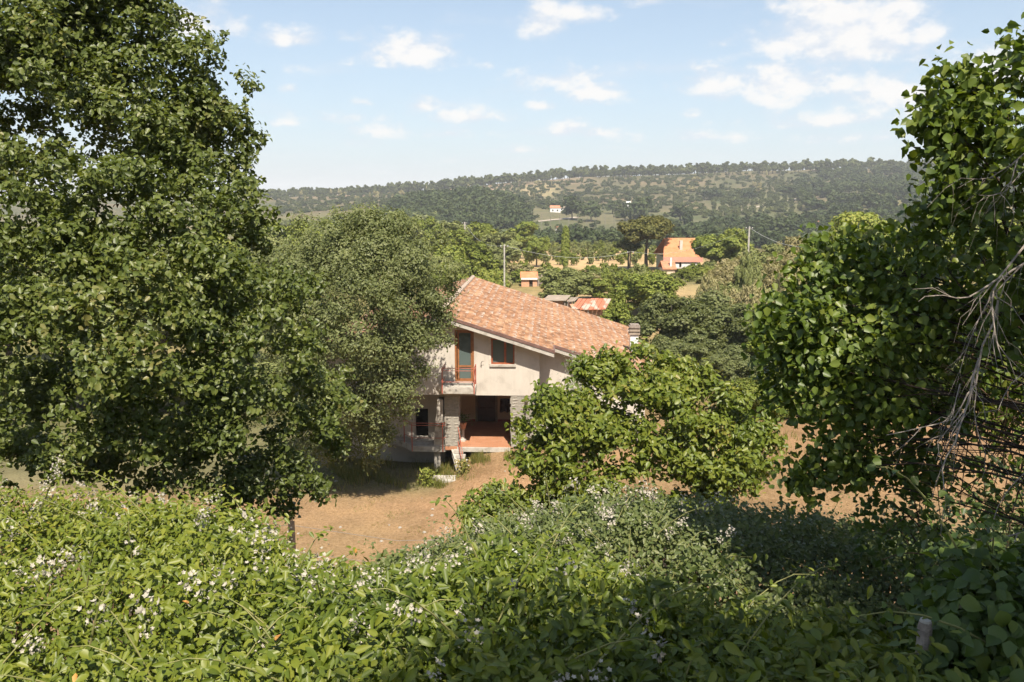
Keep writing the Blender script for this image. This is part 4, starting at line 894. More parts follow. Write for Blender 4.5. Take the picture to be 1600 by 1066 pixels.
def hedge(name, label, cat, cols, n, leaf, asp, lm, layer=.35, lumpa=.25, objects=0, clump=10, flowers=0, fl_v=(.3,1), canes=0, group=None, up=.7, outw=.3, fl_scale=1.0, orange=0, droop=.25, fl_u=None):
    xs = sorted(cols); Yb = cols[xs[len(xs)//2]][0][1]; bx = (xs[0]+xs[-1])/2
    X = (bx-800)/F*Yb; loc = (X, Yb, gz(X, Yb)); root = empty(name, loc, label, cat, group)
    ns = n // clump; u = rng.uniform(xs[0], xs[-1], ns); v = rng.random(ns); Pc = hedge_surface(cols, u, v)
    nn = np.array([0, -.45, .85]); dd = rng.exponential(1, ns) * layer * .5; gap = np.sin(Pc[:,0]*9+Pc[:,1]*4)+np.sin(Pc[:,0]*5.3-Pc[:,1]*11+1.3)+np.sin(Pc[:,0]*17+Pc[:,1]*13+2)*.8
    dd += np.clip(-gap, 0, 1.5) * .30; Pc = Pc + nn * lump(Pc, lumpa)[:, None] - nn * dd[:, None]
    o = rng.normal(size=(ns, clump, 3)) * np.array([1, 1, .7]) * leaf * rng.uniform(.8, 1.8, (ns, 1, 1))
    P = (Pc[:, None] + o).reshape(-1, 3); O = unit(o.reshape(-1, 3) + nn * leaf * 1.2)
    nrm, d = leaf_frames(len(P), O, up=up, outw=outw, rnd=.7, droop=droop); Ls = leaf * rng.uniform(.45, 1.35, len(P))
    if canes:
        q_ = MB(); cp = []
        for i in range(canes):
            p0 = Vector(hedge_surface(cols, np.array([rng.uniform(xs[0], xs[-1])]), np.array([rng.uniform(.15, .98)]))[0].tolist()); dv = Vector((RR.uniform(-.6,.6), RR.uniform(-.4,.3), RR.uniform(.2,.55)))
            Q = bez(p0 - Vector((0,0,.2)), p0 + dv*.9, p0 + dv + Vector((dv.x*.4, 0, -.12)), 6); q_.tube(Q, [.006,.006,.005,.004,.003,.002], 4)
            for s in Q[2:]: cp += [s + Vector((RR.gauss(0,.035), RR.gauss(0,.035), RR.gauss(0,.03))) for _ in range(4)]
        q_.build('canes', m_cane, root, loc)['kind'] = 'stuff'
        cp = np.array([tuple(c) for c in cp]); P = np.concatenate([P, cp]); a1, a2 = leaf_frames(len(cp), rand_dir(len(cp)), up=.7)
        nrm = np.concatenate([nrm, a1]); d = np.concatenate([d, a2]); Ls = np.concatenate([Ls, leaf*rng.uniform(.45,.9,len(cp))])
    if orange:
        k = rng.choice(len(P), orange, replace=False); oo = link('yellowed_leaves', leaf_mesh('yellowed_leaves', P[k]+nn*.03, nrm[k], d[k], Ls[k], asp, m_orange, loc, 'hex'), None, root); oo['kind'] = 'stuff'
    if objects:
        k = leaf_objects(root, P, nrm, d, Ls, asp, LM[lm], objects, 'hex'); P, nrm, d, Ls = P[k], nrm[k], d[k], Ls[k]
    o = link('foliage', leaf_mesh('foliage', P, nrm, d, Ls, asp, LM[lm], loc, 'hex'), None, root); o['kind'] = 'stuff'
    if flowers:
        f0, f1 = fl_u or (xs[0], xs[-1])
        uu = rng.uniform(f0, f1, flowers); vv = rng.uniform(fl_v[0], fl_v[1], flowers); FP = hedge_surface(cols, uu, vv); FP = FP + nn * (lump(FP, lumpa) + leaf*1.1 + rng.uniform(0,.08,flowers))[:, None]
        for i, p in enumerate(FP):
            f = bpy.data.objects.new('flower_cluster', FL[i % 4]); C.objects.link(f); f.parent = root; f.location = Vector(p.tolist()) - Vector(loc)
            f.rotation_euler = (RR.uniform(-.4,.4), RR.uniform(-.4,.4), RR.uniform(0,6)); s = RR.uniform(.7,1.4)*fl_scale; f.scale = (s, s, s*RR.uniform(.9,1.5))
    # stems inside the mass
    q_ = MB()
    for i in range(int(n/250)):
        p = Vector(hedge_surface(cols, np.array([rng.uniform(xs[0], xs[-1])]), np.array([rng.random()]))[0].tolist()); g0 = Vector((p.x+RR.uniform(-.3,.3), p.y+RR.uniform(-.2,.4), gz(p.x, p.y)-.05))
        q_.tube(bez(g0, g0.lerp(p,.6)+Vector((RR.uniform(-.3,.3),0,.2)), p-Vector((0,0,.1)), 5), [.010,.009,.008,.006,.003], 4)
    q_.build('stems', m_stem, root, loc)['kind'] = 'stuff'
    return root
# bramble bank, left
hedge('bramble_bank', 'sunlit bramble bank with white blossom clusters under the tall oak', 'brambles',
  {-260:[(1200,3.4),(1060,4.2),(900,5.6),(800,7.4),(778,8.4),(840,9.2)], 0:[(1200,3.4),(1060,4.2),(900,5.6),(802,7.4),(775,8.4),(840,9.2)], 120:[(1200,3.4),(1060,4.2),(900,5.6),(800,7.4),(772,8.3),(840,9)],
   250:[(1200,3.3),(1060,4.1),(900,5.6),(810,7.2),(795,8),(850,8.8)], 400:[(1200,3.2),(1060,4),(915,5.4),(840,7),(822,7.8),(880,8.6)], 450:[(1200,3.2),(1062,3.95),(935,5.2),(880,6.6),(872,7.3),(915,8.2)], 500:[(1200,3.2),(1065,3.9),(950,5),(893,6.4),(880,7.2),(930,8)], 620:[(1200,3.2),(1070,3.8),(980,4.8),(925,6),(912,6.6),(950,7.4)]},
  66000, .068, .50, 'bramble', layer=.34, lumpa=.27, objects=300, clump=9, flowers=100, fl_v=(.25,.92), canes=60, orange=60, fl_scale=1.3)
# climbing vine hedge, front centre to right
hedge('climbing_vine_hedge', 'hedge of climbing vines with pointed leaves along the bottom of the view', 'hedge',
  {430:[(1200,3.0),(1100,3.4),(1040,3.9),(1010,4.4),(1005,4.9),(1060,5.4)], 560:[(1200,3.0),(1080,3.4),(980,4.1),(925,5.0),(908,5.6),(960,6.3)], 700:[(1200,2.9),(1070,3.4),(950,4.2),(892,5.2),(872,5.9),(930,6.7)], 830:[(1200,2.9),(1070,3.4),(950,4.2),(880,5.2),(862,5.9),(920,6.7)],
   950:[(1200,2.9),(1075,3.4),(975,4.1),(915,4.9),(896,5.5),(950,6.2)], 1080:[(1200,2.9),(1085,3.3),(1010,3.9),(965,4.5),(948,5),(1000,5.6)], 1250:[(1200,2.9),(1100,3.2),(1050,3.6),(1010,4),(995,4.4),(1040,5)],
   1400:[(1200,2.8),(1120,3.0),(1080,3.3),(1050,3.6),(1030,4),(1070,4.6)], 1450:[(1200,2.6),(1130,2.8),(1100,3.0),(1075,3.3),(1060,3.8),(1090,4.4)], 1700:[(1200,2.8),(1110,3.1),(1075,3.4),(1040,3.7),(1025,4),(1060,4.6)]},
  50000, .075, .44, 'vine', layer=.30, lumpa=.20, objects=300, clump=8, flowers=26, fl_v=(.15,.8), fl_u=(560,1050), canes=30, droop=.7, up=.45, outw=.5, fl_scale=.9)
# bramble mound beyond, middle right
hedge('bramble_mound', 'taller bramble mound with small pale blossoms between the fruit tree and the vine hedge', 'brambles',
  {560:[(960,7.4),(930,8),(905,8.8),(895,9.6),(890,10.4),(940,11.2)], 680:[(960,7.2),(925,8),(895,8.8),(868,9.6),(850,10.6),(900,11.6)], 780:[(980,7.2),(920,8),(860,9),(820,10),(800,11),(850,12)], 900:[(1000,7),(930,7.8),(860,8.8),(805,9.8),(782,10.8),(830,12)], 1000:[(1020,6.8),(940,7.6),(865,8.6),(800,9.6),(778,10.8),(830,12)],
   1120:[(1060,6.4),(960,7.2),(880,8.2),(805,9.4),(778,10.6),(830,12)], 1240:[(1060,6.2),(980,7),(900,8),(830,9.2),(800,10.4),(840,12)], 1360:[(1060,6.2),(990,7),(910,8),(850,9.2),(812,10.4),(850,12)], 1500:[(1070,6),(1000,6.8),(920,7.8),(860,9),(820,10),(860,12)], 1750:[(1070,6),(1000,6.8),(920,7.8),(860,9),(820,10),(860,12)]},
  105000, .064, .62, 'bramble2', layer=.55, lumpa=.28, clump=9, flowers=80, fl_v=(.35,.95), fl_u=(640,1160), canes=60, fl_scale=1.25)
# ivy bush in the corner
hedge('ivy_bush', 'dark ivy covered bush with broad leaves in the bottom right corner', 'ivy',
  {1492:[(1180,2.9),(1100,3.1),(1050,3.3),(1000,3.6),(970,3.9),(1000,4.2)], 1520:[(1180,2.9),(1060,3.1),(960,3.3),(880,3.6),(838,3.9),(880,4.2)], 1550:[(1180,2.9),(1060,3.1),(960,3.3),(890,3.6),(866,3.9),(900,4.2)], 1700:[(1180,2.9),(1060,3.1),(960,3.3),(890,3.6),(860,3.9),(900,4.2)]},
  8500, .068, .85, 'ivy', layer=.25, lumpa=.10, objects=300, clump=6, canes=8, droop=.9, up=.3, outw=.8)

# fence posts and wire
def fpost(label, px, ytop, Y, w, mtl, ang=0, rd=False, capm=None):
    p = V3(px, ytop, Y); g_ = gz(p.x, p.y); root = empty('fence_post', (p.x, p.y, g_), label, 'fence post'); h = p.z - g_; q_ = MB()
    if rd:
        q_.tube([(0,0,-.2),(0.01,0,h*.5),(0,0,h-.03),(0,0,h)], [w/2*1.05,w/2,w/2*.97,w/2*.8], 12); q_.build('post', mtl, root)
        q_ = MB(); q_.tube([(0,0,h+.001),(0,0,h+.012)], [w/2*.78,w/2*.7], 12); q_.build('post_top', m_white if capm is None else capm, root)
    else:   # T section iron
        q_.box(-w/2, w/2, -.004, .004, -.2, h); q_.box(-.004, .004, .0042, w*.7, -.2, h); q_.build('post', mtl, root)
        q_ = MB()
        for k in range(3): q_.box(-.012, .012, -.012, -.0042, h-.1-.3*k, h-.08-.3*k)
        q_.build('wire_clip', m_wire, root)
    return Vector((p.x, p.y, p.z))
f1 = fpost('dark iron fence post standing at the edge of the straw yard below the oak', 455, 814, 10.2, .085, m_darkiron)
f2 = fpost('weathered round wooden post with pale cut top beside the ivy bush', 1446, 972, 3.3, .062, m_post, rd=True, capm=m_concrete)
f3 = fpost('short pale post poking out of the vine hedge', 841, 866, 6.1, .034, plain('zinc_post', (.42,.42,.42), (.55,.55,.56), 8, .5, .5), rd=True)
wr = MB(); a = V3(300, 815, 10.6); 
for dz in (.06, .42): wr.tube([V3(120,825,10.8)-Vector((0,0,dz)), a-Vector((0,0,dz+.05)), f1-Vector((0,0,dz)), V3(620,835,10.3)-Vector((0,0,dz+.03)), V3(780,835,10.4)-Vector((0,0,dz))], .003, 5)
tag(wr.build('fence_wire', m_wire), 'thin fence wire strung from the dark iron post across the yard edge', 'wire')
# pale broken stick in the hedge
q_ = MB(); q_.tube([V3(793,852,5.75), V3(799,857,5.73), V3(806,862,5.7), V3(812,868,5.68)], [.012,.013,.011,.008], 7); tag(q_.build('broken_stick', m_white), 'short pale broken stick lying on top of the vine hedge', 'stick')
# tall blossoming bramble cane
cn = empty('bramble_cane', V3(60, 790, 7.6), 'tall bramble cane with white blossoms rising against the dark oak', 'bramble cane'); q_ = MB()
Q = [V3(50,830,7.6), V3(70,780,7.5), V3(85,745,7.4), V3(100,716,7.35)]; q_.tube(Q, [.008,.007,.005,.003], 5); q_.build('cane', m_cane, cn, cn.location)
P = np.array([tuple(Q[0].lerp(Q[3], t)) for t in rng.random(26)]) + rng.normal(size=(26,3))*.035; nrm, d = leaf_frames(26, rand_dir(26)); link('foliage', leaf_mesh('foliage', P, nrm, d, np.full(26,.05), .6, LM['bramble'], cn.location, 'hex'), None, cn)
for i in range(7):
    f = link('flower_cluster', FL[i%4], None, cn, Q[1].lerp(Q[3], .3+i*.11) - cn.location + Vector((RR.gauss(0,.02), -.03, 0))); f.scale = (.8,)*3

# ------------------------------------------------------------------ grass and straw
def blades(name, P, h, w, mtl, kind='stuff', lean=.35):
    n = len(P); a_ = rng.uniform(0, 6.283, n); s = np.stack([np.cos(a_), np.sin(a_), np.zeros(n)], -1); ln = rand_dir(n) * lean; ln[:, 2] = 0
    hh = h * rng.uniform(.5, 1.2, n)[:, None]; T = P + np.array([0,0,1.])*hh + ln*hh
    V = np.stack([P - s*w, P + s*w, T], 1).reshape(-1, 3); me = np_mesh(name, V, [np.arange(n*3).reshape(-1, 3)], {'tint': np.repeat(rng.random(n), 3)})
    return tag(link(name, me, mtl), kind=kind)
def gpts(n, x0, x1, y0, y1, f=None):
    X = rng.uniform(x0, x1, n); Y = rng.uniform(y0, y1, n)
    if f is not None: k = f(X, Y); X, Y = X[k], Y[k]
    return np.stack([X, Y, ground(X, Y)], -1)
blades('straw_stubble', gpts(90000, -11, 14, 15, 34.4), .035, .007, LM['straw'], lean=1.6)
blades('dry_weeds', (lambda P: P[(np.sin(P[:,0]*1.3+P[:,1]*.9)+np.sin(P[:,0]*3.1-P[:,1]*2.3)+np.sin(P[:,1]*4.7+P[:,0])*.7) > 1.15])(gpts(42000, -9, 13, 18, 34)), .10, .007, LM['grass'], lean=1.0)
stn = []
for k in range(70):
    X_, Y_ = RR.uniform(-8, 10), RR.uniform(20, 33.6); q_ = MB(); r_ = RR.uniform(.03, .09); n = 6
    for (zz_, kk) in ((-.4, .9), (.15, 1.0), (.55, .55)):
        for i in range(n): q_.v.append((math.cos(i)*r_*kk*RR.uniform(.8,1.2), math.sin(i)*r_*kk*RR.uniform(.8,1.2), zz_*r_*RR.uniform(.8,1.2)))
    for l in (0, 1):
        for i in range(n): q_.f.append((l*n+i, l*n+(i+1)%n, (l+1)*n+(i+1)%n, (l+1)*n+i))
    q_.f.append(tuple(2*n+i for i in range(n))); o = q_.build('stone', m_stone); o.location = (X_, Y_, gz(X_, Y_)); tag(o, 'small grey stone lying in the dry straw of the yard', 'stone', 'small stones scattered in the straw')
gf = lambda X, Y: (rng.random(len(X)) < np.clip(.1 + np.sin(X*1.7)*.35+np.sin(Y*2.1+X)*.3+np.sin(X*4.3+Y*3)*.3, .02, 1)) & (Y > 31.9 + .5*np.sin(X*1.9) + .3*np.sin(X*5) + rng.exponential(.35, len(X)))
blades('grass', np.concatenate([gpts(26000, -9.5, -2.7, 31.2, 36, gf), gpts(1500, -3.2, -1.5, 32.0, 34.2, gf), gpts(900, -.5, 1.8, 33.0, 34.4, gf), gpts(9000, 8, 16, 26, 44, gf), gpts(3500, -1.75, -.9, 33.2, 34.4, gf)]), .38, .012, LM['grass'])
def weed(label, px, py, Y, h, n, lm, leaf):
    p = V3(px, py, Y); root = empty('weed', (p.x, p.y, gz(p.x, p.y)), label, 'weed'); z0 = root.location.z
    P = np.array([[p.x, p.y, z0]]) + rng.normal(size=(n,3))*np.array([.16,.16,0]) + np.stack([np.zeros(n), np.zeros(n), rng.random(n)*h], -1)
    nrm, d = leaf_frames(n, rand_dir(n)); o = link('foliage', leaf_mesh('foliage', P, nrm, d, np.full(n, leaf), .4, LM[lm], root.location, 'hex'), None, root)
    q_ = MB()
    for k in range(5): q_.tube([(RR.gauss(0,.05), RR.gauss(0,.05), 0), (RR.gauss(0,.12), RR.gauss(0,.12), h)], [.008,.003], 4)
    q_.build('stem', m_cane, root)
weed('bright green weed growing in front of the terrace pillar', 668, 760, 32.6, .75, 260, 'bright', .14)
weed('tall grassy weed beside the stair slab of the terrace', 724, 730, 33.4, .6, 200, 'grass', .16)
weed('low weed at the foot of the right stone pier', 800, 715, 33.6, .35, 120, 'grass', .12)
q_ = MB(); p = V3(704, 752, 33.2); q_.box(-.75, .6, -.35, .35, -.12, .06); o = q_.build('stone_slab', m_concrete, None); o.location = (p.x, p.y, gz(p.x, p.y)+.03); tag(o, 'pale stone slab lying on the ground below the terrace stair', 'slab')

# ------------------------------------------------------------------ middle distance trees
def proto_tree(kind, nleaf, seed, leaf, crownshape='round', trunk=True):
    """unit tree: height 1, crown radius about .5; returns (crown mesh, trunk mesh)"""
    global rng
    keep = rng; rng = np.random.default_rng(seed); rr_ = random.Random(seed)
    if crownshape == 'umbrella': bl = [(.33*rr_.uniform(.2,1)*math.cos(k*2.4), .33*rr_.uniform(.2,1)*math.sin(k*2.4), .76+rr_.uniform(-.05,.10), .19, .19, .15) for k in range(16)] + [(0,0,.82,.30,.30,.15)]
    elif crownshape == 'cypress': bl = [(0,0,z,.10*math.sin(math.pi*min(1,(1.05-z)*1.25))**.6+.015,.10,.13) for z in np.linspace(.15,.93,8)]
    elif crownshape == 'pine': bl = [(rr_.uniform(-.12,.12), rr_.uniform(-.12,.12), z, .20*(1.1-z)+.06, .20*(1.1-z)+.06, .09) for z in np.linspace(.5,.95,6)]
    elif crownshape == 'bush': bl = [(rr_.uniform(-.30,.30), rr_.uniform(-.30,.30), rr_.uniform(.22,.74), .24, .24, .24) for _ in range(13)] + [(rr_.uniform(-.1,.1), rr_.uniform(-.1,.1), .80, .17, .17, .17)]
    else: bl = [(rr_.uniform(-.28,.28), rr_.uniform(-.28,.28), rr_.uniform(.38,.84), .22, .22, .17) for _ in range(14)]
    A = sum(b[3]*b[5] for b in bl); sr = .055 if crownshape not in ('cypress','pine') else .03; per = 7
    ns = nleaf/per; dens = ns/ (sum((b[3]*b[4]+b[3]*b[5]+b[4]*b[5])/3 for b in bl)/sr**2)
    P, O = crown_points(bl, sr*.7, per, dens/.49*1.0, .74, sub=6 if crownshape in ('round','bush','umbrella') else 0); nrm, d = leaf_frames(len(P), O, up=.35, outw=1.0, rnd=.38)
    me = leaf_mesh('crown', P, nrm, d, leaf*rng.uniform(.6,1.3,len(P)), .8, LM[kind], (0,0,0))
    q_ = MB(); hgt = .75 if crownshape in ('round','umbrella') else .85; fk = .8 if crownshape == 'umbrella' else .45; r = .03 if crownshape != 'bush' else .015
    q_.tube([(0,0,-.08),(.01,.01,hgt*.4),(-.01,0,hgt)], [r*1.2,r*.8,r*.3], 6)
    for b_ in bl[::2]: q_.tube([(0,0,hgt*fk),((b_[0])*.6,(b_[1])*.6,b_[2]*(.86 if fk > .6 else .75)),(b_[0],b_[1],b_[2])], [r*.5,r*.35,r*.15], 4)
    tm = q_.mesh('trunk', m_bark); rng = keep; return me, tm
PT = {}
def get(kind, shape, n, leaf, nv=3):
    k = (kind, shape, n)
    if k not in PT: PT[k] = [proto_tree(kind, n, 40+i+len(PT)*7, leaf, shape) for i in range(nv)]
    return PT[k]
def place_tree(name, label, cat, x, y, h, wdt, kind, shape='round', n=5000, leaf=.05, group=None, parts=True, z=None, nv=3):
    wdt = min(wdt, 1.55*h) if shape == 'bush' else wdt; pr = RR.choice(get(kind, shape, n, leaf, nv)); z = gz(x, y) if z is None else z
    root = empty(name, (x, y, z), label, cat, group); root.rotation_euler = (0, 0, RR.uniform(0, 6.28)); root.scale = (wdt, wdt, h)
    link('crown', pr[0], None, root); link('trunk', pr[1], None, root); return root
def tree_px(name, label, cat, px, ytop, wpx, Y, kind, shape='round', n=5000, leaf=.05, mh=2.2, **k):
    X, Yy = (px-800)/F*Y, Y; top = at(px, ytop, Y)[2]; g_ = gz(X, Y); return place_tree(name, label, cat, X, Y, max(mh, top-g_)*1.02, wpx/F*Y/.92, kind, shape, n, leaf, **k)
T = tree_px
# right of the house: grey green mass
for i, (px, yt, w, Y, k, lab) in enumerate([
  (1050,462,120,56,'elm','grey green tree standing just behind the chimney end of the tiled roof'),
  (1120,462,130,58,'elm','tallest grey green tree in the group right of the tiled roof'),
  (1175,480,120,54,'elm','rounded grey green tree nearest the heart leaved tree'),
  (1080,520,130,50,'elm','lower grey green tree directly right of the roof corner'),
  (1150,545,120,47,'elm','shaded grey green tree above the right side of the broad fruit tree'),
  (1230,520,120,50,'bright','bright green tree half hidden by the heart leaved tree'),
  (1205,590,90,40,'bright','small bright tree right of the broad fruit tree')]):
    T('tree', lab, 'tree', px, yt, w, Y, k, 'bush', 11000, .035)
T('bush', 'large bright yellow green bush left of the grey green trees', 'bush', 1012, 424, 105, 80, 'bright', 'bush', 9000, .04)
T('bush', 'bright bush above the rusty shed roof', 'bush', 965, 455, 40, 74, 'bright', 'bush', 5000, .05)
T('bush', 'low green bush in front of the rusty shed', 'bush', 965, 478, 60, 64, 'bright', 'bush', 5000, .05)
T('bush', 'spreading bright bush at the top edge of the straw mound', 'bush', 935, 436, 50, 92, 'bright', 'bush', 5000, .05)
T('tree', 'broad grey green tree behind the long roof of the tiled house', 'tree', 890, 420, 90, 92, 'mid', 'bush', 9000, .04)
T('bush', 'bright bush beside the brick shack', 'bush', 866, 430, 44, 98, 'bright', 'bush', 6000, .05)
T('bush', 'dark green bush right of the brick shack', 'bush', 868, 448, 44, 92, 'mid', 'bush', 6000, .05)
T('cypress_tree', 'slim yellow green cypress rising above the orchard', 'cypress', 883, 360, 22*2.3, 128, 'bright', 'cypress', 3000, .03)
T('tree', 'round green tree right of the far orange roofed house', 'tree', 1124, 352, 84, 138, 'bright', 'round', 9000, .045)
T('bush', 'bright bush in front of the far orange roofed house', 'bush', 1075, 418, 60, 118, 'bright', 'bush', 6000, .05)
T('bush', 'leafy bush between the far house and the scrub', 'bush', 1105, 425, 50, 105, 'bright', 'bush', 5000, .05)
T('oak_tree', 'rounded bright oak rising behind the heart leaved tree', 'tree', 1342, 330, 130, 80, 'bright', 'round', 12000, .035)
T('tree', 'second rounded oak beside the bright oak, behind the scrub', 'tree', 1270, 375, 60, 105, 'bright', 'round', 6000, .045)
T('umbrella_pine', 'broad umbrella pine with flat topped crown left of the far orange roofed house', 'pine tree', 1010, 342, 92, 150, 'pine', 'umbrella', 12000, .035)
T('umbrella_pine', 'smaller darker umbrella pine behind and left of the broad one', 'pine tree', 982, 372, 46, 156, 'farpine', 'umbrella', 5000, .045)
DG = 'pale dry scrub bushes on the mound'
for i, (px, yt, w, Y) in enumerate([(1200,380,56,104),(1240,368,60,106),(1275,392,60,96),(1165,402,50,90),(1210,412,60,86),(1250,420,70,82),(1135,425,50,86),(1290,430,60,80),(1180,440,60,76),(1230,455,70,70),(1130,445,50,78),(1300,470,60,66),(1165,385,40,112),(1225,395,50,98),(1150,455,56,68),(1110,440,40,80)] + [(RR.uniform(1120,1320), RR.uniform(392,462), RR.uniform(30,60), RR.uniform(74,108)) for _ in range(34)] + [(RR.uniform(1080,1310), RR.uniform(432,475), RR.uniform(34,64), RR.uniform(61,76)) for _ in range(26)]):
    T('dry_scrub', 'pale dry scrub bush on the mound right of the far house', 'scrub', px, yt, w, Y, 'dry' if i % 4 else 'mid', 'bush', 6000, .035, group=DG)
LG = 'bright leafy trees beyond the elm'
for i, (px, yt, w, Y) in enumerate([(700,347,70,175),(742,352,60,180),(668,344,60,170),(776,362,50,170),(812,349,56,190),(838,372,40,160),(640,352,60,150),(610,350,60,150),(720,362,60,150),(790,378,50,150),
   (700,388,80,110),(748,384,64,115),(680,400,70,95),(735,405,60,100),(712,415,60,88),(770,398,40,120),(640,390,80,100),(590,360,80,120),(550,355,80,125),(500,350,80,125),(450,352,80,120),(410,360,80,110),(350,370,100,100),(280,370,100,100),(200,370,110,95),(120,370,110,95),(40,370,120,95),(-40,370,120,95),
   (760,425,44,84),(690,430,60,75)]):
    T('leafy_tree', 'bright green leafy tree in the wood beyond the elm', 'tree', px, yt, w, Y, 'bright' if i % 3 else 'mid', 'round', 5000, .05, group=LG)
OG = 'trees standing behind the oak and elm'
for i, (px, yt, w, Y) in enumerate([(380,420,160,60),(250,430,170,58),(120,430,170,58),(0,430,180,58),(420,560,150,48),(300,560,160,46),(180,560,160,46),(60,570,160,46),(-60,560,160,46)]):
    T('tree', 'shaded tree glimpsed through the oak crown', 'tree', px, yt, w, Y, 'mid', 'round', 5000, .05, group=OG)
RG = 'trees standing behind the heart leaved tree'
for i, (px, yt, w, Y) in enumerate([(1420,360,120,90),(1490,345,120,95),(1570,340,130,95),(1650,340,130,95),(1400,470,150,60),(1500,450,160,60),(1600,450,160,60),(1330,560,130,48),(1430,580,140,46),(1530,560,150,46),(1640,560,150,46),(1300,620,80,40)]):
    T('tree', 'shaded tree glimpsed behind the heart leaved tree', 'tree', px, yt, w, Y, 'mid' if i % 2 else 'bright', 'round', 5000, .05, group=RG)
BG = 'low shrubs between the orchard and the sheds'
for i in range(46):
    px = RR.uniform(770, 1000); Y = RR.uniform(100, 140); wd = RR.uniform(20, 44)
    if 960 < px and Y > 110 or (790 < px < 855 and Y < 118): continue
    X = (px-800)/F*Y; place_tree('shrub', 'low bright shrub below the orchard', 'shrub', X, Y, max(1.0, float(at(px, RR.uniform(411, 432), Y)[2]) - gz(X, Y)), wd/F*Y, RR.choice(['bright','bright','mid','dry']), 'bush', 2500, .07, group=BG)
for (px, yt, w, Y, k_) in [(1000,415,34,126,'bright'),(1030,421,36,124,'bright'),(1055,426,34,122,'mid'),(1085,412,44,130,'bright'),(1110,408,36,134,'mid'),(1135,405,40,128,'dry'),(1160,395,36,130,'dry'),(975,420,34,118,'bright'),(950,424,36,112,'mid'),(1020,432,44,108,'bright'),(1060,436,50,100,'bright'),
    (1095,432,40,104,'mid'),(905,428,40,110,'mid'),(925,415,30,126,'bright'),(870,418,34,124,'bright'),(840,424,34,118,'mid'),(812,420,34,122,'bright'),(785,436,30,108,'dry'),(780,425,34,112,'mid'),(800,410,30,135,'bright'),(820,408,26,142,'bright'),(765,440,34,92,'dry')]:
    T('shrub', 'low bright shrub below the orchard', 'shrub', px, yt, w, Y, k_, 'bush', 2500, .07, mh=1.0, group=BG)
# orchard on tilled orange soil
AG = 'orchard trees in rows on orange soil'
for c in range(16):
    for r in range(6):
        X = -12 + c*3.1 + RR.uniform(-.25,.25); Y = 168 + r*17 + RR.uniform(-1.5,1.5)
        if 34 < X and Y < 190: continue
        place_tree('orchard_tree', 'small orchard tree standing in a row on orange soil', 'tree', X, Y, RR.uniform(2.2,3.2), RR.uniform(1.7,2.4), RR.choice(['mid','bright']), 'bush', 500, .12, group=AG)
# trees at the back edge of the orchard and the dark belts: one mass of trees each
def wood_mass(name, pts, hs, ws, kind, shape='round', n=170, leaf=.16):
    pr = [p for p in get(kind, shape, n, leaf, 4)]; VS, FS, TS = [], [], []; off = 0
    arr = []
    for me, tm in pr:
        v = np.zeros(len(me.vertices)*3, np.float32); me.vertices.foreach_get('co', v); f = np.zeros(len(me.loops), np.int32); me.loops.foreach_get('vertex_index', f)
        tt = np.zeros(len(me.vertices), np.float32); me.attributes['tint'].data.foreach_get('value', tt); arr.append((v.reshape(-1,3), f.reshape(-1,3), tt))
    for i, (x, y) in enumerate(pts):
        v, f, tt = arr[i % 4]; a_ = RR.uniform(0, 6.28); c_, s_ = math.cos(a_), math.sin(a_); w = ws*RR.uniform(.7,1.25); h = hs*RR.uniform(.75,1.2)
        p = np.stack([(v[:,0]*c_-v[:,1]*s_)*w+x, (v[:,0]*s_+v[:,1]*c_)*w+y, v[:,2]*h+gz(x,y)-.15*h], -1)
        VS.append(p); FS.append(f+off); off += len(v); TS.append(np.clip(tt*.6+RR.uniform(-.1,.5), 0, 1))
    me = np_mesh(name, np.concatenate(VS), [np.concatenate(FS)], {'tint': np.concatenate(TS)})
    return tag(link(name, me, LM[kind]), kind='stuff')
def region(poly, Yf, n, tol=1.0):
    """poly: photo-space band [(px, ytop, ybottom)...]: keep ground points that lie inside it"""
    xs = [p[0] for p in poly]; out_ = []; k = 0
    while len(out_) < n and k < 60:
        k += 1; Y = rng.uniform(Yf[0], Yf[1], 4000); px = rng.uniform(xs[0], xs[-1], 4000); X = (px-800)/F*Y; Z = ground(X, Y)
        qx, qy, _ = project(np.stack([X, Y, Z], -1)); m = (qy > np.interp(qx, xs, [p[1] for p in poly])) & (qy < np.interp(qx, xs, [p[2] for p in poly])) & (qx > xs[0]) & (qx < xs[-1])
        out_ += list(zip(X[m], Y[m]))
    rng.shuffle(out_); return [tuple(p) for p in out_[:n]]
wood_mass('holm_oak_wood', region([(590,338,352),(630,320,355),(680,306,358),(740,302,364),(790,306,364),(815,330,356),(828,345,352)], (430,720), 520), 9, 9.5, 'dark', n=170)
wood_mass('hillside_wood', region([(1235,285,300),(1270,275,352),(1340,270,372),(1430,268,378),(1520,266,380),(1900,262,380)], (480,1020), 800), 9.5, 11, 'dark', n=150)
wood_mass('valley_wood', region([(790,380,396),(830,374,396),(900,372,396),(980,372,396),(1040,366,396),(1070,356,394),(1150,353,392),(1260,350,390),(1500,358,398),(1800,358,398)], (290,500), 560), 8, 9, 'dark', n=170)
wood_mass('lower_wood', region([(380,345,400),(560,345,400),(700,352,400),(780,372,400)], (290,520), 260), 8.5, 10, 'mid', n=170)
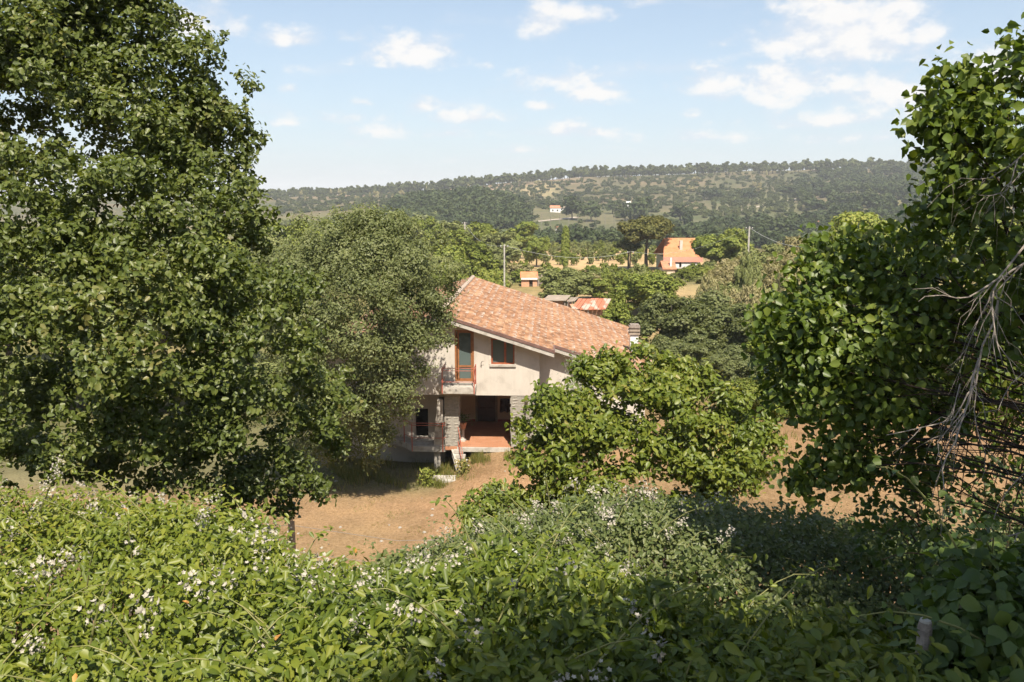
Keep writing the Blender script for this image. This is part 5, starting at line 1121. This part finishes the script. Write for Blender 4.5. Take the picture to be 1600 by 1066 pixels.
# ridge line of pines and scattered trees, each one a tree
PG = 'pine trees along the ridge'
cnt = 0
for i in range(270):
    px = 415 + (1500-415)*i/270 + RR.uniform(-2,2); Y = RR.uniform(965, 1015); X = (px-800)/F*Y
    h = RR.uniform(8,13)*(1.0 if px > 600 else .8); r_ = place_tree('pine_tree', 'slender pine standing in the row along the ridge', 'pine tree', X, Y, h, h*RR.uniform(1.0,1.5), 'farpine', 'pine', 260, .17, group=PG, nv=4); cnt += 1
SG = 'scattered trees on the upper slope'
for (x, y) in region([(430,306,330),(700,296,320),(830,290,328),(950,284,322),(1100,278,312),(1240,276,300)], (650,985), 230):
    place_tree('slope_tree', 'small tree dotted on the brown upper slope below the ridge', 'tree', x, y, RR.uniform(3,8), RR.uniform(3,8), RR.choice(['farpine','farpine','dark','dry']), RR.choice(['round','pine']), 150, .16, group=SG, nv=3)
wood_mass('ridge_wood', [((px_-800)/F*y_, y_) for px_, y_ in zip(rng.uniform(380,1600,500), rng.uniform(1000,1055,500))], 9.5, 7, 'farpine', 'round', n=90, leaf=.2)
wood_mass('slope_scrub', region([(430,304,335),(700,294,322),(830,286,332),(950,280,325),(1100,272,314),(1240,270,305),(1300,268,280)], (640,1000), 1900), 2.6, 4.2, 'farpine', 'bush', n=60, leaf=.25)
wood_mass('field_scrub', region([(960,312,345),(1050,308,340),(1110,300,345),(1240,296,348)], (470,760), 210), 3.6, 5.0, 'farpine', 'bush', n=60, leaf=.25)
wood_mass('field_scrub', region([(830,318,366),(930,318,366),(1040,330,362)], (440,760), 36), 2.6, 3.6, 'farpine', 'bush', n=60, leaf=.25)
# recognisable dark trees on the valley side
for (px, yt, yb, w, lab) in [(893,306,344,34,'tall dark tree with bare lower trunk in the middle of the far field'),(922,314,346,34,'dark rounded tree right of the tall dark tree in the far field'),(955,314,334,26,'dark tree left of the pale greenhouse on the far slope'),
   (975,318,346,20,'slim dark tree in the line above the far vineyard'),(997,308,344,36,'large dark tree right of the pale greenhouse'),(1060,320,345,36,'round dark tree standing alone on the pale far field'),(868,313,324,22,'dark tree above the small white farmhouse'),
   (816,345,362,22,'round dark bush below the dirt road'),(1100,297,313,18,'pair of dark trees on the upper far slope, left one'),(1112,294,312,24,'pair of dark trees on the upper far slope, right one'),(1165,296,310,26,'dark round tree above the far orchard'),
   (1220,290,305,30,'dark tree at the top right corner of the far orchard'),(926,348,357,12,'lone little round tree in the vineyard'),(846,315,322,14,'little dark bush left of the white farmhouse'),(875,350,372,14,'small dark tree beside the stone hut')]:
    # find depth where ground projects to yb
    ysr = np.linspace(430, 900, 300); _, qy, _ = project(np.stack([(px-800)/F*ysr, ysr, ground((px-800)/F*ysr, ysr)], -1)); Y = float(ysr[np.argmin(np.abs(qy - yb))])
    T('dark_tree', lab, 'tree', px, yt, w, Y, 'dark', 'round', 900, .09, nv=3)
# far orchard grid and vineyard posts
FG = 'young trees in rows on the far slope'
k = 0
for (x, y) in [(((1112+c*12)-800)/F*yy, yy) for c in range(12) for yy in (615, 640, 668, 698, 730, 765, 800)]:
    place_tree('orchard_tree', 'small dark tree in the planted rows on the far slope', 'tree', x+RR.uniform(-.6,.6), y+RR.uniform(-1,1), RR.uniform(3,4.2), RR.uniform(3.4,4.6), 'farpine', 'bush', 150, .18, group=FG)
VG = 'vineyard posts on the pale far field'
vp_ = MB(); vp_.box(-.14,.14,-.14,.14,-.3,2.4); vm = vp_.mesh('vineyard_post', plain('grey_posts', (.12,.11,.09), (.2,.18,.15), 2, bmp=0))
for c in range(15):
    for yy in (470, 500, 530, 560):
        px = 832 + c*14; x = (px-800)/F*yy; o = link('vineyard_post', vm, None, None, (x, yy, gz(x, yy))); tag(o, 'thin grey post in the vineyard rows on the far field', 'post', VG)

# ------------------------------------------------------------------ sheds, far houses, poles
def simple_house(label, name, px, ybase, Y, w, dep, h, rise, roofm, wallm, feats=None, z=None, cat='house', over=.5):
    X = (px-800)/F*Y; z = gz(X, Y) if z is None else z; root = empty(name, (X, Y, z), label, cat)
    q_ = MB(); q_.box(-w/2, w/2, 0, dep, -1, h); q_.build('wall', wallm, root)
    q_ = MB(); o = over; q_.hexa([(-w/2-o,-o,h-.05),(w/2+o,-o,h-.05),(w/2+o,dep/2,h+rise-.0),(-w/2-o,dep/2,h+rise),(-w/2-o,-o,h+.12),(w/2+o,-o,h+.12),(w/2+o,dep/2,h+rise+.17),(-w/2-o,dep/2,h+rise+.17)])
    q_.hexa([(-w/2-o,dep/2+.002,h+rise),(w/2+o,dep/2+.002,h+rise),(w/2+o,dep+o,h-.05),(-w/2-o,dep+o,h-.05),(-w/2-o,dep/2+.002,h+rise+.17),(w/2+o,dep/2+.002,h+rise+.17),(w/2+o,dep+o,h+.12),(-w/2-o,dep+o,h+.12)])
    rf = q_.build('roof', roofm, root); return root, rf
# far orange roofed house
Yh = 146; zt = lambda py, Y=Yh: float(at(1050, py, Y)[2]); xw = lambda px, Y=Yh: (px-800)/F*Y
fx = xw(1066); fz = gz(fx, Yh); hw = (xw(1092)-xw(1038))/2
fh = empty('orange_roofed_house', (fx, Yh, fz), 'distant two storey house with bright orange tiled roof and a veranda', 'house')
zE, zR, zF = zt(404)-fz, float(at(1060,372,Yh+5)[2])-fz, zt(409)-fz; zB = zt(417)-fz
q_ = MB(); q_.box(-hw, hw, 1.6, 9, 0-1, zE+.1); q_.build('wall', plain('cream_wall', (.42,.40,.27), (.52,.5,.36), 1), fh)
q_ = MB(); o_ = .4; q_.hexa([(-hw-o_,-.3,zE+.1),(hw+o_,-.3,zE+.1),(hw+o_,5,zR-.2),(-hw+.6,5,zR-.2),(-hw-o_,-.3,zE+.3),(hw+o_,-.3,zE+.3),(hw+o_-.2,5,zR),(-hw+.6,5,zR)]); q_.hexa([(-hw+.6,5.002,zR-.2),(hw+.2,5.002,zR-.2),(hw+.4,10,zE+.1),(-hw-.4,10,zE+.1),(-hw+.6,5.002,zR),(hw+.2,5.002,zR),(hw+.4,10,zE+.3),(-hw-.4,10,zE+.3)]); frf = q_.build('roof', m_tilefar, fh)
q_ = MB(); q_.box(-hw-.42, hw+.42, -.45, -.303, zF-.05, zE+.28); q_.build('fascia', plain('pink_fascia', (.5,.24,.18), (.58,.3,.22), 1), frf)
q_ = MB(); q_.box(-.25, .25, 1.6, 2.1, zE+.5, zR-.3); q_.build('chimney', m_plaster, frf)
q_ = MB(); q_.box(-hw, hw, -.2, 1.598, zB-.3, zB-.1); q_.build('veranda_slab', m_plaster, fh)
q_ = MB(); q_.box(-.2, hw, -.2, -.12, zB-.1, zB+.75); q_.box(-hw, -.6, -.2, -.12, zB-.1, zB+.6); q_.build('parapet', m_white, fh)
for x in (-hw+.1, -hw*.45, 0.15, hw*.5, hw-.1):
    q_ = MB(); q_.box(x-.09, x+.09, -.1, .1, zB-.098, zE+.09); q_.build('veranda_post', m_plaster, fh)
for x in (-hw*.7, -.4, hw*.3, hw*.75):
    q_ = MB(); q_.box(x-.45, x+.45, 1.54, 1.597, zB+.1, zB+1.7); wn_ = q_.build('window', m_wooddark, fh); q_ = MB(); q_.box(x-.36, x+.36, 1.52, 1.538, zB+.2, zB+1.6); q_.build('pane', m_glass, wn_)
Ya = 140; ax = xw(1040, Ya); az_ = gz(ax, Ya); an, rf_ = simple_house('small red roofed annex with a white chimney in front of the distant orange roofed house', 'annex', 1046, 425, Ya, 1.9, 4.2, max(.8, zt(426, Ya)-az_), 1.1, m_tilefar2, m_inner, cat='annex', over=.25)
q_ = MB(); hh_ = max(.8, zt(425, Ya)-az_); q_.box(.15,.45,.4,.75,hh_+.1,hh_+1.9); q_.build('chimney', m_white, rf_)
# parked car beyond the tree
cx_, cy_ = xw(1158, 138), 138; cr = empty('parked_car', (cx_, cy_, gz(cx_, cy_)), 'dark parked vehicle half hidden in the shade right of the round green tree', 'car')
q_ = MB(); q_.hexa([(-1.9,-.8,.35),(1.9,-.8,.35),(1.9,.8,.35),(-1.9,.8,.35),(-1.85,-.8,.95),(1.85,-.8,.95),(1.85,.8,.95),(-1.85,.8,.95)]); q_.hexa([(-1.3,-.75,.951),(1.2,-.75,.951),(1.2,.75,.951),(-1.3,.75,.951),(-.8,-.65,1.45),(.7,-.65,1.45),(.7,.65,1.45),(-.8,.65,1.45)]); q_.build('body', plain('car_paint', (.25,.35,.38), (.3,.4,.42), 1, .3, .6, bmp=0), cr)
for sx in (-1.2, 1.2):
    q_ = MB(); q_.tube([(sx,-.85,.32),(sx,-.65,.32)], .32, 12); q_.build('wheel', m_black, cr)
# brick shack
Yk = 116; kx = (827-800)/F*Yk; kz = gz(kx, Yk); sh = empty('brick_shack', (kx, Yk, kz), 'tiny brick shack with orange tiled roof and pale fascia above the tiled house ridge', 'shack')
zz = lambda py, Y: float(at(827, py, Y)[2]); h1, h0 = zz(437, Yk)-kz, -.5; wk = 1.1
q_ = MB(); q_.box(-wk, .0, 0, 1.6, h0, h1); q_.box(.5, wk, 0, 1.6, h0, h1); q_.box(.001, .499, .3, 1.6, h0, h1); q_.build('wall', m_brick, sh)
q_ = MB(); q_.box(.002, .498, .2, .298, 0, h1-.2); q_.build('door', m_darkiron, sh)
q_ = MB(); q_.hexa([(-1.25,-.2,h1+.2),(1.25,-.2,h1+.2),(1.25,1.9,h1+.85),(-1.25,1.9,h1+.85),(-1.25,-.2,h1+.3),(1.25,-.2,h1+.3),(1.25,1.9,h1+.95),(-1.25,1.9,h1+.95)]); rs = q_.build('roof', m_tilefar, sh)
q_ = MB(); q_.box(-1.15, 1.15, -.26, -.202, h1+.002, h1+.26); q_.build('fascia', m_white, rs)
q_ = MB(); 
for k in range(9):
    q_ = MB(); q_.box(1.0+k*.22, 1.18+k*.22, .4, .44, -.3, 1.5+RR.uniform(-.3,.2)); q_.build('plank', m_post, sh)
# long grey roofed shed and rusty shed
def shed(label, name, pxa, pxb, yt, yb, Y, dep, roofm, rib=0, group=None):
    xa, xb = (pxa-800)/F*Y, (pxb-800)/F*Y; cx = (xa+xb)/2; zf = float(at(800, yb, Y)[2]); zb_ = float(at(800, yt, Y+dep)[2]); g_ = gz(cx, Y); root = empty(name, (cx, Y, g_), label, 'shed'); w2 = (xb-xa)/2
    q_ = MB(); n = max(1, rib)
    rl = []
    for k in range(n):
        a, b = -w2+2*w2*k/n, -w2+2*w2*(k+1)/n; e = .02 if rib else 0; j0, j1 = RR.uniform(-.05,.05), RR.uniform(-.05,.05)
        q_ = MB(); sk_ = dep*.22
        q_.hexa([(a+e,0,zf-g_+j0),(b-e,0,zf-g_+j0),(b-e+sk_,dep,zb_-g_+j1),(a+e+sk_,dep,zb_-g_+j1),(a+e,0,zf-g_+.06+j0),(b-e,0,zf-g_+.06+j0),(b-e+sk_,dep,zb_-g_+.06+j1),(a+e+sk_,dep,zb_-g_+.06+j1)])
        q_.build('roof_sheet' if rib else 'roof', roofm, root)
    q_ = MB(); q_.box(-w2+.2, w2-.2, .5, dep-.2, -1, min(zf, zb_)-g_-.1); q_.build('wall', m_brick, root)
    for x in (-w2+.1, 0, w2-.1):
        q_ = MB(); q_.box(x-.06, x+.06, .15, .27, -1, zf-g_-.03); q_.build('post', m_post, root)
    return root
shed('low shed with rust and white streaked corrugated roof behind the tiled house', 'rusty_shed', 893, 948, 467, 484, 68, 4.5, m_corr, 8)
shed('long low shed with plain grey brown roof left of the rusty one', 'grey_shed', 848, 885, 462, 470, 76, 3.0, m_greyroof)
shed('narrow slatted roof between the grey shed and the rusty shed', 'slatted_shed', 886, 899, 465, 472, 74, 2.5, m_greyroof, 5)
# utility poles and wires
def pole(label, px, yt, Y, r=.14, pm=None):
    p = V3(px, yt, Y); g_ = gz(p.x, p.y); root = empty('utility_pole', (p.x, p.y, g_), label, 'utility pole'); h = p.z-g_
    q_ = MB(); q_.tube([(0,0,-.5),(0,0,h)], [r*1.3, r], 8); q_.build('pole', pm or m_concrete, root)
    q_ = MB(); q_.box(-.5,.5,-.05,.05,h-.35,h-.25); q_.build('crossarm', m_darkiron, root)
    for x in (-.42, 0, .42):
        q_ = MB(); q_.tube([(x,0,h-.249),(x,0,h-.1)], .05, 6); q_.build('insulator', m_white, root)
    return Vector((p.x, p.y, p.z-.12))
p1 = pole('tall pale concrete utility pole behind the ridge of the tiled house', 788, 382, 98, .09)
p2 = pole('utility pole on the scrub mound right of the far house', 1171, 354, 112, .12)
p3 = pole('short utility pole among the bright trees left of the straw field', 726, 347, 165, .14)
p4 = pole('dark utility pole in front of the smaller umbrella pine', 985, 392, 128, .10, m_barkd)
def cable(a, b, sag, label):
    q_ = MB(); q_.tube([a.lerp(b, t/14)-Vector((0,0,sag*4*(t/14)*(1-t/14))) for t in range(15)], .014, 4); tag(q_.build('cable', m_cable), label, 'cable')
cable(p1, p4, 1.2, 'pale overhead cable from the concrete pole to the umbrella pines'); cable(p1, p3, 1.5, 'pale overhead cable running left from the concrete pole')
cable(p4, p2, 1.5, 'pale overhead cable passing the orange roof to the pole on the mound'); cable(p2, V3(1290, 385, 96), 1.0, 'pale overhead cable falling right from the pole on the mound')
# far farmhouses
def far_house(label, px, ysr_b, w, h, rise, roofm):
    ysr = np.linspace(430, 900, 300); _, qy, _ = project(np.stack([(px-800)/F*ysr, ysr, ground((px-800)/F*ysr, ysr)], -1)); Y = float(ysr[np.argmin(np.abs(qy - ysr_b))])
    root, rf = simple_house(label, 'farmhouse', px, 0, Y, w, 5, h, rise, roofm, m_white, cat='farmhouse', over=.3)
    for x in (-w*.25, w*.2):
        q_ = MB(); q_.box(x-.5, x+.5, -.06, -.003, .8, 2.0); q_.build('window', m_black, root)
far_house('small white farmhouse with orange roof beside the dirt road on the far slope', 867, 332, 7.5, 3.2, 1.6, m_tilefar2)
far_house('low pale outbuilding right of the small white farmhouse', 879, 330, 4.5, 2.2, 1.0, m_greyroof)
far_house('pale narrow building between the dark trees of the far slope', 980, 327, 3.2, 5.0, 1.0, m_white)
far_house('little stone hut at the lower edge of the vineyard', 873, 366, 3.4, 3.0, .8, m_tilefar2)
far_house('pale hut half hidden in the wood on the right far slope', 1280, 356, 5.5, 2.6, 1.0, m_tilefar2)

# ------------------------------------------------------------------ labels that tell the members of a group apart
ORD = 'first second third fourth fifth sixth seventh eighth ninth tenth eleventh twelfth thirteenth fourteenth fifteenth sixteenth seventeenth eighteenth nineteenth twentieth'.split()
ORD += ['twenty ' + o for o in ORD[:9]] + ['thirtieth'] + ['thirty ' + o for o in ORD[:9]]
def number(group, phrase, rows):
    m = sorted([o for o in C.objects if o.parent is None and o.get('group') == group], key=lambda o: o.location.y); n = len(m); k = len(rows)
    for i, nm in enumerate(rows):
        part = sorted(m[i*n//k:(i+1)*n//k], key=lambda o: o.location.x / o.location.y)
        for j, o in enumerate(part): o['label'] = phrase % (ORD[j], nm)
number(LG, 'bright leafy tree, %s from the left in the %s row beyond the elm', ['nearest', 'middle', 'farthest'])
number(DG, 'pale dry scrub bush, %s from the left in the %s row on the mound', ['nearest', 'second', 'third', 'farthest'])
number(RG, 'shaded tree behind the heart leaved tree, %s from the left in the %s row', ['nearer', 'farther'])
number(OG, 'shaded tree seen through the oak crown, %s from the left in the %s row', ['nearer', 'farther'])
number(BG, 'low shrub, %s from the left in the %s row below the orchard', ['nearest', 'second', 'third', 'farthest'])
number(AG, 'small orchard tree, %s from the left in the %s row on orange soil', ['nearest', 'second', 'third', 'fourth', 'fifth', 'farthest'])
number(FG, 'planted tree, %s from the left in the %s row on the far slope', ['lowest', 'second lowest', 'third lowest', 'middle', 'third highest', 'second highest', 'highest'])
number(VG, 'thin vineyard post, %s from the left in the %s row on the far field', ['nearest', 'second', 'third', 'farthest'])
